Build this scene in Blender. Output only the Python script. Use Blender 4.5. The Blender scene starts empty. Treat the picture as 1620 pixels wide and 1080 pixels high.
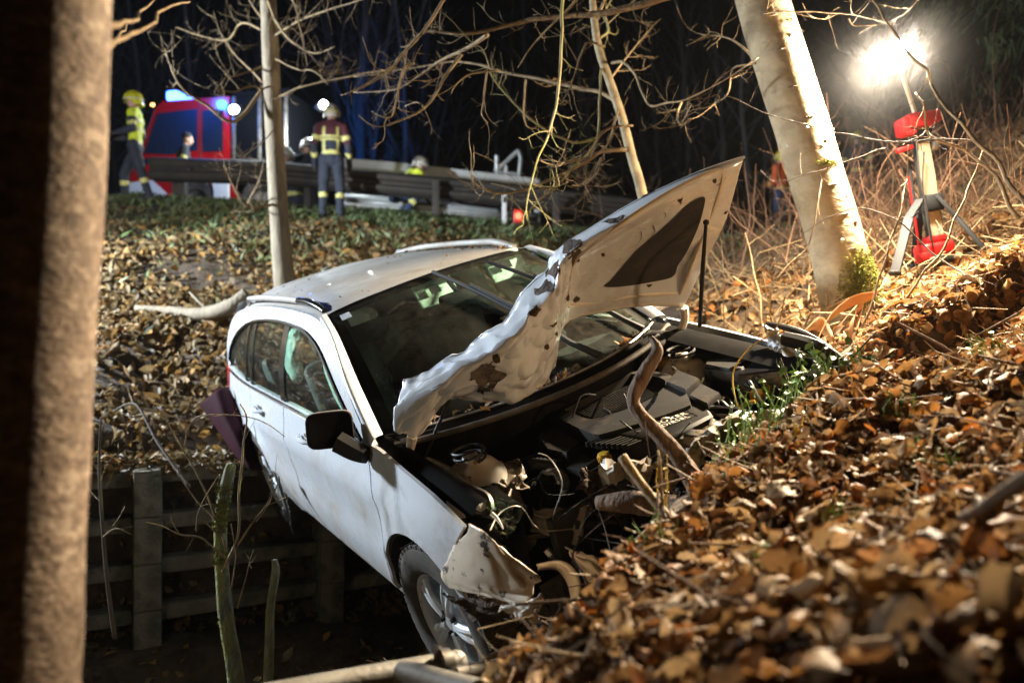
import bpy, bmesh, math, random
import numpy as np
from mathutils import Vector, Matrix, noise
from mathutils.geometry import delaunay_2d_cdt
random.seed(7); rng = np.random.default_rng(7)
S = bpy.context.scene
COL = S.collection
PI = math.pi
R_ = math.radians

# ------------------------------------------------------------------ camera, sky, lamps, exposure
FPX = 1260.0                                     # 28 mm lens on a 36 mm wide frame of 1620 px
cam_d = bpy.data.cameras.new('camera'); cam_d.lens = 28; cam_d.sensor_width = 36
cam_d.clip_start = 0.05; cam_d.clip_end = 400
cam_d.dof.use_dof = True; cam_d.dof.focus_distance = 3.25; cam_d.dof.aperture_fstop = 1.6
cam = bpy.data.objects.new('camera', cam_d); COL.objects.link(cam)
cam.location = (0, 0, 0); cam.rotation_euler = (PI/2, 0, 0)
S.camera = cam

W = bpy.data.worlds.new('World'); S.world = W; W.use_nodes = True
wn = W.node_tree.nodes; wl = W.node_tree.links
sky = wn.new('ShaderNodeTexSky'); sky.sky_type = 'NISHITA'; sky.sun_disc = False
sky.sun_elevation = R_(-4.5); sky.sun_rotation = R_(150)
wn['Background'].inputs[1].default_value = 0.035
wl.new(sky.outputs[0], wn['Background'].inputs[0])

S.view_settings.view_transform = 'Standard'; S.view_settings.look = 'None'
S.view_settings.exposure = 0.0; S.view_settings.gamma = 1.0; S.view_settings.use_curve_mapping = False
S.cycles.use_denoising = True
S.cycles.max_bounces = 6; S.cycles.transparent_max_bounces = 12
S.cycles.sample_clamp_indirect = 4.0; S.cycles.sample_clamp_direct = 0
S.cycles.volume_bounces = 0
S.cycles.caustics_reflective = False; S.cycles.caustics_refractive = False

def at(u, v, Y):
    return Vector(((u-810)/FPX*Y, Y, (540-v)/FPX*Y))

def lamp(name, kind, loc, power, color, size=0.1, aim=None, spot=None, blend=.5):
    d = bpy.data.lights.new(name, kind); d.energy = power; d.color = color
    if kind == 'AREA': d.shape = 'DISK'; d.size = size
    else: d.shadow_soft_size = size
    if spot: d.spot_size = R_(spot); d.spot_blend = blend
    o = bpy.data.objects.new(name, d); COL.objects.link(o); o.location = loc
    if aim is not None:
        o.rotation_euler = (Vector(aim)-Vector(loc)).to_track_quat('-Z', 'Y').to_euler()
    return o

def led(name, u, v, Y, power, aim, size=.16, color=(1.0, .82, .58)): return lamp(name, 'AREA', at(u, v, Y), power, color, size, aim)
led('tripod_led', 1399, 92, 4.42, 430, (-1.2, 3.6, -.6))          # three heads of the tripod work light seen in the photograph
led('tripod_led', 1426, 76, 4.42, 430, (1.4, 1.4, -.6))
led('tripod_led', 1432, 96, 4.80, 120, (3.2, 8.0, .8))
lamp('slope_floodlight', 'SPOT', (-6.7, 6.3, 1.6), 4500, (.74, .87, 1.0), .16, aim=(-.2, 8.6, .0), spot=100, blend=.2)
lamp('slope_spill_fill', 'POINT', (-6.7, 6.4, 1.75), 1000, (.86, .93, 1.0), .10)  # added fill at the floodlight, brightens the crew and fire engine
lamp('bank_floodlight', 'SPOT', (4.3, 1.0, .95), 380, (1.0, .66, .36), .12, aim=(.5, 3.15, -.45), spot=46, blend=.8)
lamp('ditch_fill', 'POINT', (-2.3, 2.7, -.85), 14, (.98, 1.0, .80), .15)  # added fill for the crib wall and ditch, no lamp stands there
lamp('truck_scene_light', 'POINT', at(401, 178, 14.6), 220, (.85, .95, 1.0), .08)
lamp('hatch_light', 'POINT', at(514, 168, 15.2), 110, (.85, .97, 1.0), .08)
lamp('hatch_light', 'POINT', at(492, 224, 15.3), 50, (.85, .97, 1.0), .08)
lamp('beacon_light', 'POINT', at(300, 140, 15.4), 120, (.0, .16, 1.0), .10)
lamp('rear_beacon_light', 'SPOT', at(575, 262, 19.0), 380, (.0, .20, 1.0), .10, aim=at(600, 120, 24), spot=70, blend=.9)
lamp('red_lamp_light', 'POINT', at(817, 335, 12.6), 5, (1.0, .05, .02), .05)

# ------------------------------------------------------------------ materials
def nt(m):
    m.use_nodes = True
    return m.node_tree.nodes, m.node_tree.links
MATS = {}
def mat(name, c, rough=.6, metal=0., c2=None, scale=8., bump=0., bscale=None, coat=0., island=0., emit=None, es=1., stretch=None, spec=.5, thr=None, c3=None, thr3=None, scale3=3., transm=0., low=None, ior=None):
    """principled material; c2: second colour mixed by noise; thr: hard threshold of that noise; island: value jitter per loose piece"""
    if name in MATS: return MATS[name]
    m = bpy.data.materials.new(name); n, l = nt(m)
    b = n['Principled BSDF']
    b.inputs['Base Color'].default_value = (*c, 1); b.inputs['Roughness'].default_value = rough
    b.inputs['Metallic'].default_value = metal; b.inputs['Coat Weight'].default_value = coat
    b.inputs['Coat Roughness'].default_value = .06
    b.inputs['Specular IOR Level'].default_value = spec
    if ior: b.inputs['IOR'].default_value = ior
    tc = n.new('ShaderNodeTexCoord'); vec = tc.outputs['Object']
    if stretch:
        mp = n.new('ShaderNodeMapping'); mp.inputs['Scale'].default_value = stretch
        l.new(vec, mp.inputs['Vector']); vec = mp.outputs[0]
    col = None
    if c2:
        t = n.new('ShaderNodeTexNoise'); t.inputs['Scale'].default_value = scale; t.inputs['Detail'].default_value = 8
        t.inputs['Roughness'].default_value = .65
        l.new(vec, t.inputs['Vector'])
        r = n.new('ShaderNodeValToRGB'); lo, hi = thr if thr else (.35, .65)
        r.color_ramp.elements[0].position = lo; r.color_ramp.elements[1].position = hi
        r.color_ramp.elements[0].color = (*c, 1); r.color_ramp.elements[1].color = (*c2, 1)
        l.new(t.outputs[0], r.inputs[0]); col = r.outputs[0]
    if c3:
        t3 = n.new('ShaderNodeTexNoise'); t3.inputs['Scale'].default_value = scale3; t3.inputs['Detail'].default_value = 9
        t3.inputs['Roughness'].default_value = .7
        l.new(vec, t3.inputs['Vector'])
        r3 = n.new('ShaderNodeValToRGB'); lo, hi = thr3 if thr3 else (.5, .6)
        r3.color_ramp.elements[0].position = lo; r3.color_ramp.elements[1].position = hi
        fac3 = t3.outputs[0]
        if low:                                                      # splashes thicken towards the bottom of the body
            sx = n.new('ShaderNodeSeparateXYZ'); l.new(tc.outputs['Object'], sx.inputs[0]); lm = n.new('ShaderNodeMapRange'); lm.inputs[1].default_value = low[0]; lm.inputs[2].default_value = low[1]; lm.inputs[3].default_value = 0; lm.inputs[4].default_value = low[2]; l.new(sx.outputs['Z'], lm.inputs[0])
            ad3 = n.new('ShaderNodeMath'); ad3.operation = 'ADD'; l.new(t3.outputs[0], ad3.inputs[0]); l.new(lm.outputs[0], ad3.inputs[1]); fac3 = ad3.outputs[0]
        l.new(fac3, r3.inputs[0])
        mx = n.new('ShaderNodeMix'); mx.data_type = 'RGBA'
        l.new(r3.outputs[0], mx.inputs[0])
        if col is not None: l.new(col, mx.inputs[6])
        else: mx.inputs[6].default_value = (*c, 1)
        mx.inputs[7].default_value = (*c3, 1); col = mx.outputs[2]
        if coat or rough < .45:
            rm = n.new('ShaderNodeMapRange'); rm.inputs[3].default_value = rough; rm.inputs[4].default_value = .85
            l.new(r3.outputs[0], rm.inputs[0]); l.new(rm.outputs[0], b.inputs['Roughness'])
            cm = n.new('ShaderNodeMapRange'); cm.inputs[3].default_value = coat; cm.inputs[4].default_value = 0
            l.new(r3.outputs[0], cm.inputs[0]); l.new(cm.outputs[0], b.inputs['Coat Weight'])
    if island:
        g = n.new('ShaderNodeNewGeometry')
        hs = n.new('ShaderNodeHueSaturation')
        mr = n.new('ShaderNodeMapRange'); mr.inputs[3].default_value = 1-island; mr.inputs[4].default_value = 1+island
        l.new(g.outputs['Random Per Island'], mr.inputs[0]); l.new(mr.outputs[0], hs.inputs['Value'])
        if col is not None: l.new(col, hs.inputs['Color'])
        else: hs.inputs['Color'].default_value = (*c, 1)
        col = hs.outputs[0]
    if col is not None: l.new(col, b.inputs['Base Color'])
    if bump:
        t2 = n.new('ShaderNodeTexNoise'); t2.inputs['Scale'].default_value = bscale or scale*2; t2.inputs['Detail'].default_value = 6
        l.new(vec, t2.inputs['Vector'])
        bp = n.new('ShaderNodeBump'); bp.inputs['Strength'].default_value = bump; bp.inputs['Distance'].default_value = .02
        l.new(t2.outputs[0], bp.inputs['Height']); l.new(bp.outputs[0], b.inputs['Normal'])
    if emit:
        b.inputs['Emission Color'].default_value = (*emit, 1); b.inputs['Emission Strength'].default_value = es
    if transm: b.inputs['Transmission Weight'].default_value = transm
    MATS[name] = m
    return m

def leaf_mat(name, ramp, trans=.25):
    """dead leaves: one colour per leaf out of a ramp, mottled, thin enough to pass some light"""
    m = bpy.data.materials.new(name); n, l = nt(m); b = n['Principled BSDF']; b.inputs['Roughness'].default_value = .6
    b.inputs['Specular IOR Level'].default_value = .22
    g = n.new('ShaderNodeNewGeometry'); oi = n.new('ShaderNodeObjectInfo')
    ad = n.new('ShaderNodeMath'); ad.operation = 'ADD'; fr = n.new('ShaderNodeMath'); fr.operation = 'FRACT'
    l.new(g.outputs['Random Per Island'], ad.inputs[0]); l.new(oi.outputs['Random'], ad.inputs[1]); l.new(ad.outputs[0], fr.inputs[0])
    r = n.new('ShaderNodeValToRGB'); r.color_ramp.interpolation = 'LINEAR'
    els = r.color_ramp.elements
    els[0].position = 0; els[0].color = (*ramp[0], 1); els[1].position = 1; els[1].color = (*ramp[-1], 1)
    for i, c in enumerate(ramp[1:-1], 1):
        e = els.new(i/(len(ramp)-1)); e.color = (*c, 1)
    l.new(fr.outputs[0], r.inputs[0])
    tc = n.new('ShaderNodeTexCoord'); t = n.new('ShaderNodeTexNoise'); t.inputs['Scale'].default_value = 45; t.inputs['Detail'].default_value = 4
    l.new(tc.outputs['Object'], t.inputs['Vector'])
    mr = n.new('ShaderNodeMapRange'); mr.inputs[1].default_value = .3; mr.inputs[2].default_value = .7; mr.inputs[3].default_value = .65; mr.inputs[4].default_value = 1.2
    l.new(t.outputs[0], mr.inputs[0])
    hs = n.new('ShaderNodeHueSaturation'); l.new(r.outputs[0], hs.inputs['Color']); l.new(mr.outputs[0], hs.inputs['Value'])
    l.new(hs.outputs[0], b.inputs['Base Color'])
    tr = n.new('ShaderNodeBsdfTranslucent'); l.new(hs.outputs[0], tr.inputs[0])
    mx = n.new('ShaderNodeMixShader'); mx.inputs[0].default_value = trans
    l.new(b.outputs[0], mx.inputs[1]); l.new(tr.outputs[0], mx.inputs[2])
    l.new(mx.outputs[0], n['Material Output'].inputs[0])
    return m

def glass_mat(name, tint=(.75, .9, .85), dust=.06, rough=.02, dust_scale=9):
    m = bpy.data.materials.new(name); n, l = nt(m); n.remove(n['Principled BSDF'])
    tr = n.new('ShaderNodeBsdfTransparent'); tr.inputs[0].default_value = (*tint, 1)
    gl = n.new('ShaderNodeBsdfGlossy'); gl.inputs['Roughness'].default_value = rough
    lw = n.new('ShaderNodeLayerWeight'); pw = n.new('ShaderNodeMath'); pw.operation = 'POWER'; pw.inputs[1].default_value = 5; l.new(lw.outputs['Facing'], pw.inputs[0])
    fr = n.new('ShaderNodeMath'); fr.operation = 'MULTIPLY_ADD'; fr.inputs[1].default_value = .92; fr.inputs[2].default_value = .06; l.new(pw.outputs[0], fr.inputs[0])
    m1 = n.new('ShaderNodeMixShader'); l.new(fr.outputs[0], m1.inputs[0]); l.new(tr.outputs[0], m1.inputs[1]); l.new(gl.outputs[0], m1.inputs[2])
    df = n.new('ShaderNodeBsdfDiffuse'); df.inputs[0].default_value = (.42, .38, .31, 1)
    tc = n.new('ShaderNodeTexCoord'); t = n.new('ShaderNodeTexNoise'); t.inputs['Scale'].default_value = dust_scale; t.inputs['Detail'].default_value = 10; t.inputs['Roughness'].default_value = .75
    l.new(tc.outputs['Object'], t.inputs['Vector'])
    mr = n.new('ShaderNodeMapRange'); mr.inputs[1].default_value = .35; mr.inputs[2].default_value = .8; mr.inputs[3].default_value = dust*.2; mr.inputs[4].default_value = dust*2.2
    l.new(t.outputs[0], mr.inputs[0])
    m2 = n.new('ShaderNodeMixShader'); l.new(mr.outputs[0], m2.inputs[0]); l.new(m1.outputs[0], m2.inputs[1]); l.new(df.outputs[0], m2.inputs[2])
    l.new(m2.outputs[0], n['Material Output'].inputs[0])
    return m

# ------------------------------------------------------------------ mesh helpers
def catmull(pts, n=6, closed=False):
    P = [Vector(p) for p in pts]; out = []
    if len(P) < 3 and not closed:
        return [P[0].lerp(P[-1], i/n) for i in range(n+1)]
    N = len(P); segs = N if closed else N-1
    for i in range(segs):
        if closed: a, b, c, d = P[i-1], P[i], P[(i+1) % N], P[(i+2) % N]
        else: a, b, c, d = P[max(i-1, 0)], P[i], P[i+1], P[min(i+2, N-1)]
        for k in range(n):
            t = k/n
            out.append(.5*((2*b)+(c-a)*t+(2*a-5*b+4*c-d)*t*t+(3*b-a-3*c+d)*t**3))
    if not closed: out.append(P[-1].copy())
    return out

def interp(xs, ys, x): return float(np.interp(x, xs, ys))

class MB:
    def __init__(s): s.v = []; s.f = []; s.m = []
    def add(s, vs, fs, mi=0):
        o = len(s.v); s.v.extend([tuple(p) for p in vs]); s.f.extend([tuple(i+o for i in f) for f in fs]); s.m.extend([mi]*len(fs))
    def box(s, c, size, rot=None, bevel=0, mi=0, seg=2):
        bm = bmesh.new(); bmesh.ops.create_cube(bm, size=1)
        for v in bm.verts: v.co = Vector((v.co.x*size[0], v.co.y*size[1], v.co.z*size[2]))
        if bevel: bmesh.ops.bevel(bm, geom=bm.edges[:], offset=bevel, segments=seg, affect='EDGES', profile=.5)
        M = Matrix.Translation(c) @ (rot.to_4x4() if rot is not None else Matrix())
        bm.verts.index_update()
        s.add([M @ v.co for v in bm.verts], [[v.index for v in f.verts] for f in bm.faces], mi); bm.free()
    def tube(s, pts, rad, seg=8, cap=True, mi=0, n=0, flat=None):
        P = [Vector(p) for p in pts]
        if n: 
            k = len(P); P2 = catmull(P, n)
            if not np.isscalar(rad): rad = np.interp(np.linspace(0, 1, len(P2)), np.linspace(0, 1, k), rad)
            P = P2
        N = len(P); rad = [rad]*N if np.isscalar(rad) else list(rad)
        if len(rad) != N: rad = list(np.interp(np.linspace(0, 1, N), np.linspace(0, 1, len(rad)), rad))
        T = [(P[min(i+1, N-1)]-P[max(i-1, 0)]).normalized() for i in range(N)]
        up = Vector((0, 0, 1)) if abs(T[0].z) < .9 else Vector((1, 0, 0))
        a = T[0].cross(up).normalized(); vs = []
        for i in range(N):
            a = (a-T[i]*a.dot(T[i])).normalized(); b = T[i].cross(a)
            for k in range(seg):
                w = 2*PI*k/seg
                vs.append(P[i]+(a*math.cos(w)+b*math.sin(w))*rad[i])
        fs = [(i*seg+k, i*seg+(k+1) % seg, (i+1)*seg+(k+1) % seg, (i+1)*seg+k) for i in range(N-1) for k in range(seg)]
        if cap: fs += [tuple(range(seg))[::-1], tuple(range((N-1)*seg, N*seg))]
        s.add(vs, fs, mi)
    def lathe(s, prof, M=None, seg=32, mi=0, closed=False):
        """prof (radius, height) turned about local z"""
        n = len(prof); M = M or Matrix(); vs = []
        for k in range(seg):
            w = 2*PI*k/seg
            vs += [M @ Vector((r*math.cos(w), r*math.sin(w), h)) for r, h in prof]
        fs = []
        for k in range(seg):
            for i in range(n if closed else n-1):
                j = (i+1) % n
                fs.append((k*n+i, ((k+1) % seg)*n+i, ((k+1) % seg)*n+j, k*n+j))
        s.add(vs, fs, mi)
    def grid(s, fn, nu, nv, mi=0, thick=None):
        vs = [fn(i/nu, j/nv) for i in range(nu+1) for j in range(nv+1)]
        fs = [(i*(nv+1)+j, (i+1)*(nv+1)+j, (i+1)*(nv+1)+j+1, i*(nv+1)+j+1) for i in range(nu) for j in range(nv)]
        s.add(vs, fs, mi)
    def ellipsoid(s, c, r, seg=12, rings=8, mi=0, M=None):
        M = M or Matrix(); vs = []; fs = []
        for i in range(rings+1):
            t = PI*i/rings
            for k in range(seg):
                w = 2*PI*k/seg
                vs.append(M @ (Vector(c)+Vector((r[0]*math.sin(t)*math.cos(w), r[1]*math.sin(t)*math.sin(w), r[2]*math.cos(t)))))
        for i in range(rings):
            for k in range(seg): fs.append((i*seg+k, (i+1)*seg+k, (i+1)*seg+(k+1) % seg, i*seg+(k+1) % seg))
        s.add(vs, fs, mi)
    def prism(s, poly, a, b, axis=1, mi=0):
        """polygon in the two other axes extruded from a to b along axis"""
        n = len(poly)
        def mk(p, h):
            q = [0, 0, 0]; o = [i for i in range(3) if i != axis]; q[o[0]] = p[0]; q[o[1]] = p[1]; q[axis] = h; return q
        vs = [mk(p, a) for p in poly]+[mk(p, b) for p in poly]
        s.add(vs, [tuple(range(n)), tuple(range(2*n-1, n-1, -1))]+[(i, i+n, (i+1) % n+n, (i+1) % n) for i in range(n)], mi)
    def build(s, name, mats, parent=None, smooth=True, mod=None, world=False):
        me = bpy.data.meshes.new(name); me.from_pydata(s.v, [], s.f)
        for mm in (mats if isinstance(mats, (list, tuple)) else [mats]): me.materials.append(mm)
        if any(s.m): me.polygons.foreach_set('material_index', s.m)
        me.update()
        bm = bmesh.new(); bm.from_mesh(me); bmesh.ops.recalc_face_normals(bm, faces=bm.faces[:]); bm.to_mesh(me); bm.free()
        if smooth:
            me.polygons.foreach_set('use_smooth', [True]*len(me.polygons))
            if smooth != 'all': me.set_sharp_from_angle(angle=R_(38))
        o = bpy.data.objects.new(name, me); COL.objects.link(o)
        if parent is not None:
            o.parent = parent
            if world: o.matrix_parent_inverse = MW(parent).inverted()
        return o
def MW(o):
    M = o.matrix_basis.copy()
    while o.parent is not None:
        M = o.parent.matrix_basis @ o.matrix_parent_inverse @ M; o = o.parent
    return M
def tag(o, label=None, cat=None, group=None, kind=None):
    if label: o['label'] = label
    if cat: o['category'] = cat
    if group: o['group'] = group
    if kind: o['kind'] = kind
    return o
def thing(name, label, cat, loc=(0, 0, 0), rot=(0, 0, 0), group=None):
    o = bpy.data.objects.new(name, None); COL.objects.link(o); o.location = loc; o.rotation_euler = rot
    o.empty_display_size = .1
    return tag(o, label, cat, group)
def copy_tree(o, parent=None):
    c = o.copy(); COL.objects.link(c)
    if parent is not None: c.parent = parent
    for ch in list(o.children): copy_tree(ch, c)
    return c
def bulk(name, V, F, mats, parent=None, mi=None, smooth=True):
    """numpy vertices and faces (all of one size) to a mesh object"""
    me = bpy.data.meshes.new(name); k = F.shape[1]
    me.vertices.add(len(V)); me.vertices.foreach_set('co', V.astype(np.float32).ravel())
    me.loops.add(F.size); me.loops.foreach_set('vertex_index', F.astype(np.int32).ravel())
    me.polygons.add(len(F)); me.polygons.foreach_set('loop_start', np.arange(0, F.size, k, dtype=np.int32))
    for mm in (mats if isinstance(mats, (list, tuple)) else [mats]): me.materials.append(mm)
    if mi is not None: me.polygons.foreach_set('material_index', mi.astype(np.int32))
    if smooth: me.polygons.foreach_set('use_smooth', np.ones(len(F), bool))
    me.update(calc_edges=True); me.validate()
    o = bpy.data.objects.new(name, me); COL.objects.link(o)
    if parent is not None: o.parent = parent
    return o
# ------------------------------------------------------------------ ground
def pz(u, v, Y): p = at(u, v, Y); return (p.x, p.y, p.z)
CP = [pz(*a) for a in [
 (150,742,5.35),(250,735,5.55),(380,725,5.9),(250,650,6.2),(200,560,6.9),(300,500,7.5),(180,430,8.8),(250,400,9.6),(200,350,11.6),(300,340,12.1),
 (250,322,13.2),(100,318,13.2),(600,385,11.0),(540,350,12.6),(700,354,13.0),(850,368,13.2),(1000,380,13.6),(1240,388,14.5),(1500,330,14.5),(400,520,7.4),(480,440,9.0),
 (300,1090,3.9),
 (900,1010,2.5),(1005,905,2.75),(1075,850,2.95),(820,1090,2.05),(1620,1080,.95),(1200,1080,1.12),(1000,1080,1.35),(800,1078,1.75),(870,1012,2.0),(950,950,2.2),(1000,862,2.42),(1100,790,2.62),(1200,705,2.75),(1300,640,2.95),
 (1400,900,1.55),(1200,900,1.85),(1500,700,2.15),(1600,600,2.3),(1400,612,2.95),(1445,585,3.3),(1480,555,3.35),(1560,470,3.6),(1620,410,4.0),
 (1350,505,4.6),(1480,425,4.7),(1600,385,4.9),(1620,310,6.8),(1600,255,8.6),(1450,350,8.5),(1200,455,7.6),(1130,505,5.8),(1250,415,10.0),(1120,430,9.5)]]
CP += [(-8,5,-.95),(-8,13,2.45),(-3,8.3,.45),(-7,8,.35),(-2.4,5.1,-1.95),(-1.2,5.3,-1.85),(-1.2,4.2,-1.8),(-3,3.5,-1.75),(-2,2,-1.5),(-.6,2.3,-1.35),(-.5,1.3,-1.15),(-1.2,.3,-1.1),
 (0,0,-.95),(-3,0,-1.1),(.0,3.3,-1.45),(.2,4.3,-1.75),(-.4,5.4,-1.5),(-.2,6.6,-.75),(.8,5.2,-.95),(1.2,4.4,-.45),(1.0,6.4,-.15),(.15,2.6,-1.3),(.45,3.0,-1.15),(-.15,2.75,-1.5),(-.35,3.1,-1.6),(-.7,3.4,-1.75),(-.2,2.1,-1.25),(.9,3.9,-.75),
 (2,0,-.5),(1,.3,-.72),(3,1,.02),(4,0,.1),(5,2,.75),(6,4,1.6),(8,8,3.2),(9,3,2.4),(-9,1,-1.2),(7,12,2.9),(12,6,3.8),(-12,9,1.2)]
CP = np.array(CP)
def _k(r2): return np.where(r2 > 1e-9, .5*r2*np.log(np.maximum(r2, 1e-9)), 0)
_n = len(CP); _A = np.zeros((_n+3, _n+3)); _d = CP[:, None, :2]-CP[None, :, :2]
_A[:_n, :_n] = _k((_d**2).sum(-1))+np.eye(_n)*.02; _A[:_n, _n] = 1; _A[:_n, _n+1:] = CP[:, :2]; _A[_n:, :_n] = _A[:_n, _n:].T
_w = np.linalg.solve(_A, np.concatenate([CP[:, 2], np.zeros(3)]))
def _vn(x, y, s, seed):
    # value noise, vectorised
    x = x/s+seed*17.3; y = y/s-seed*9.7; xi = np.floor(x).astype(np.int64); yi = np.floor(y).astype(np.int64); fx = x-xi; fy = y-yi
    h = lambda a, b: (np.sin(a*127.1+b*311.7+seed*74.7)*43758.5453) % 1.0
    fx = fx*fx*(3-2*fx); fy = fy*fy*(3-2*fy)
    return (h(xi, yi)*(1-fx)+h(xi+1, yi)*fx)*(1-fy)+(h(xi, yi+1)*(1-fx)+h(xi+1, yi+1)*fx)*fy-.5
def road_z(x, y): return 2.02-.055*x+0*y
def H(x, y, rough=True):
    x = np.asarray(x, float); y = np.asarray(y, float); sh = x.shape; xf = x.ravel(); yf = y.ravel()
    z = np.empty_like(xf)
    for i in range(0, len(xf), 20000):
        d2 = (xf[i:i+20000, None]-CP[None, :, 0])**2+(yf[i:i+20000, None]-CP[None, :, 1])**2
        z[i:i+20000] = _k(d2)@_w[:_n]+_w[_n]+_w[_n+1]*xf[i:i+20000]+_w[_n+2]*yf[i:i+20000]
    y0 = 3.50+.22*(xf-2.0)+.06*np.sin(xf*9)                          # eroded earth edge beside the left wing
    z = z+.14*np.tanh((yf-y0)/.045)*np.exp(-((xf-2.02)/.52)**4)*np.exp(-((yf-y0)/.42)**2)
    yw = 5.05+.525*(xf+3.0); fr_ = (xf > -3.9) & (xf < -.55)           # the crib wall holds a step
    z = np.where(fr_ & (yf < yw+.30) & (yf > yw-2.2), np.minimum(z, -2.0+.05*(yw-yf)), np.where(fr_ & (yf >= yw+.30) & (yf < yw+.7), np.maximum(z, -.92), z))
    ye = 13.6+.07*(xf+6)                                             # road edge
    b = np.clip((yf-(ye-.5))/.9, 0, 1); b = b*b*(3-2*b)
    zr = road_z(xf, yf)+np.maximum(0, yf-24)*.30+np.clip(xf-7, 0, 30)*.25
    z = np.clip(z, -2.4, 8)*(1-b)+zr*b
    if rough: z = z+(1-b)*(.14*_vn(xf, yf, .55, 1)+.06*_vn(xf, yf, .19, 2)+.03*_vn(xf, yf, .08, 3))*np.clip(yf*.35, .35, 1)
    return z.reshape(sh)
def h1(x, y): return float(H(np.array([x]), np.array([y]))[0])

m_soil = mat('soil', (.035, .022, .013), .95, c2=(.10, .065, .035), scale=5, bump=.8, bscale=30)
ys = np.concatenate([np.arange(-1.5, 4, .035), np.arange(4, 14.6, .09), np.arange(14.6, 70, 1.2)])
ts = np.linspace(-1, 1, 300); xs_ = np.sign(ts)*(np.abs(ts)**1.5)
GX = xs_[None, :]*(7+ys[:, None].clip(0)*1.05); GY = np.repeat(ys[:, None], len(ts), 1)
GX = GX+.4
GZ = H(GX, GY)
V = np.stack([GX, GY, GZ], -1).reshape(-1, 3); nx = len(ts)
ii, jj = np.meshgrid(np.arange(len(ys)-1), np.arange(nx-1), indexing='ij')
F = np.stack([ii*nx+jj, ii*nx+jj+1, (ii+1)*nx+jj+1, (ii+1)*nx+jj], -1).reshape(-1, 4)
cy = V[F].mean(1)[:, 1]
ground = bulk('ground', V, F, m_soil); tag(ground, kind='structure')
# the road on the embankment: a sheet just above the ground
rd = MB(); m_asph = mat('asphalt', (.045, .045, .048), .85, c2=(.06, .06, .06), scale=40, bump=.3)
xs = np.linspace(-20, 6.8, 40)
rows = []
for x in xs:
    y0 = 13.6+.07*(x+6)+.75
    rows.append([(x, y0, road_z(x, 0)+.006), (x, y0+7.5, road_z(x, 0)+.006)])
rd.add([p for r in rows for p in r], [(2*i, 2*i+2, 2*i+3, 2*i+1) for i in range(len(xs)-1)])
tag(rd.build('road', m_asph), kind='structure')

# ------------------------------------------------------------------ fallen leaves
RAMP = [(.34, .195, .075), (.13, .06, .024), (.42, .26, .115), (.22, .10, .03), (.46, .31, .15), (.075, .038, .018), (.34, .145, .032), (.25, .145, .06), (.54, .40, .23), (.40, .12, .012), (.15, .082, .036), (.36, .23, .11), (.09, .05, .026), (.30, .16, .05)]
m_leaf = leaf_mat('dead_leaf', RAMP)
RAMP2 = [(.24, .165, .07), (.12, .08, .04), (.27, .18, .08), (.30, .15, .04), (.16, .11, .05), (.34, .25, .13), (.09, .06, .03), (.38, .20, .05), (.24, .17, .08)]
m_leaf2 = leaf_mat('slope_leaf', RAMP2)
def leaf_proto(kind, n=6, curl=.5, seed=0, m=5):
    """vertices and quads of one curled, crumpled leaf, length 1 along +y: the blade is rolled across and bowed along"""
    r = np.random.default_rng(seed); t = np.linspace(0, 1, n+1)
    w = {0: .30*np.sin(PI*t**.80)**.75, 1: .36*np.sin(PI*t**.9)**.62, 2: .22*np.sin(PI*t**1.1)**.8, 3: .40*np.sin(PI*t**.62)**.7}[kind]
    w = np.maximum(w*(1+.07*r.normal(size=n+1)), .010); w[0] = .012
    phi = r.uniform(.3, 2.6)*curl*1.6*(1 if r.random() < .7 else -1); a1 = r.uniform(-1, 1)*curl*3.0; tw = r.uniform(-1, 1)*1.3; V = []; ang = -a1*.4; py = 0; pz_ = 0
    sk = r.uniform(-.5, .5); f1, f2 = r.uniform(2, 5, 2); p1, p2 = r.uniform(0, 6, 2)
    for i in range(n+1):
        ph = phi*(1+.5*math.sin(f1*t[i]*2+p1))
        for k in range(m):
            sx = -1+2*k/(m-1); a = ph*(sx+sk*sx*sx); R = 1/ph if abs(ph) > .05 else 20.; a = (sx+sk*.4*sx*sx)*ph
            x = w[i]*R*math.sin(a); z = w[i]*R*(1-math.cos(a))+r.normal()*.014*abs(sx)+.045*math.sin(f2*6*t[i]+p2)*sx
            if m > 5: z += .014*math.sin(8*PI*t[i]-abs(sx)*5)*abs(sx)-(.016 if k == m//2 else 0)
            b_ = tw*t[i]; q = x*math.cos(b_)-z*math.sin(b_), x*math.sin(b_)+z*math.cos(b_); V.append((q[0], py-q[1]*math.sin(ang), pz_+q[1]*math.cos(ang)))
        py += math.cos(ang)/n; pz_ += math.sin(ang)/n; ang += a1/n+r.normal()*.10
    V = np.array(V); V -= V.mean(0)
    F = np.array([(i*m+k, i*m+k+1, (i+1)*m+k+1, (i+1)*m+k) for i in range(n) for k in range(m-1)])
    return V, F
PRO_MID = [leaf_proto(i % 4, 8, .35+.16*(i % 5), 400+i, 7) for i in range(26)]
PRO_HI = [leaf_proto(i % 4, 12, .4+.12*(i % 5), 300+i, 9) for i in range(22)]
PRO = [leaf_proto(i % 4, 6, .35+.13*(i % 5), 100+i) for i in range(24)]
PRO_LO = [leaf_proto(i % 4, 3, .35+.12*(i % 5), 200+i) for i in range(10)]
def frames(nrm, spread, n, r):
    """random rotation matrices (n,3,3) whose z scatters about the given normals"""
    z = nrm+r.normal(size=(n, 3))*spread; z /= np.linalg.norm(z, axis=1, keepdims=True)
    a = r.normal(size=(n, 3)); y = a-z*(a*z).sum(1, keepdims=True); y /= np.linalg.norm(y, axis=1, keepdims=True)
    return np.stack([np.cross(y, z), y, z], -1)
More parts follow.
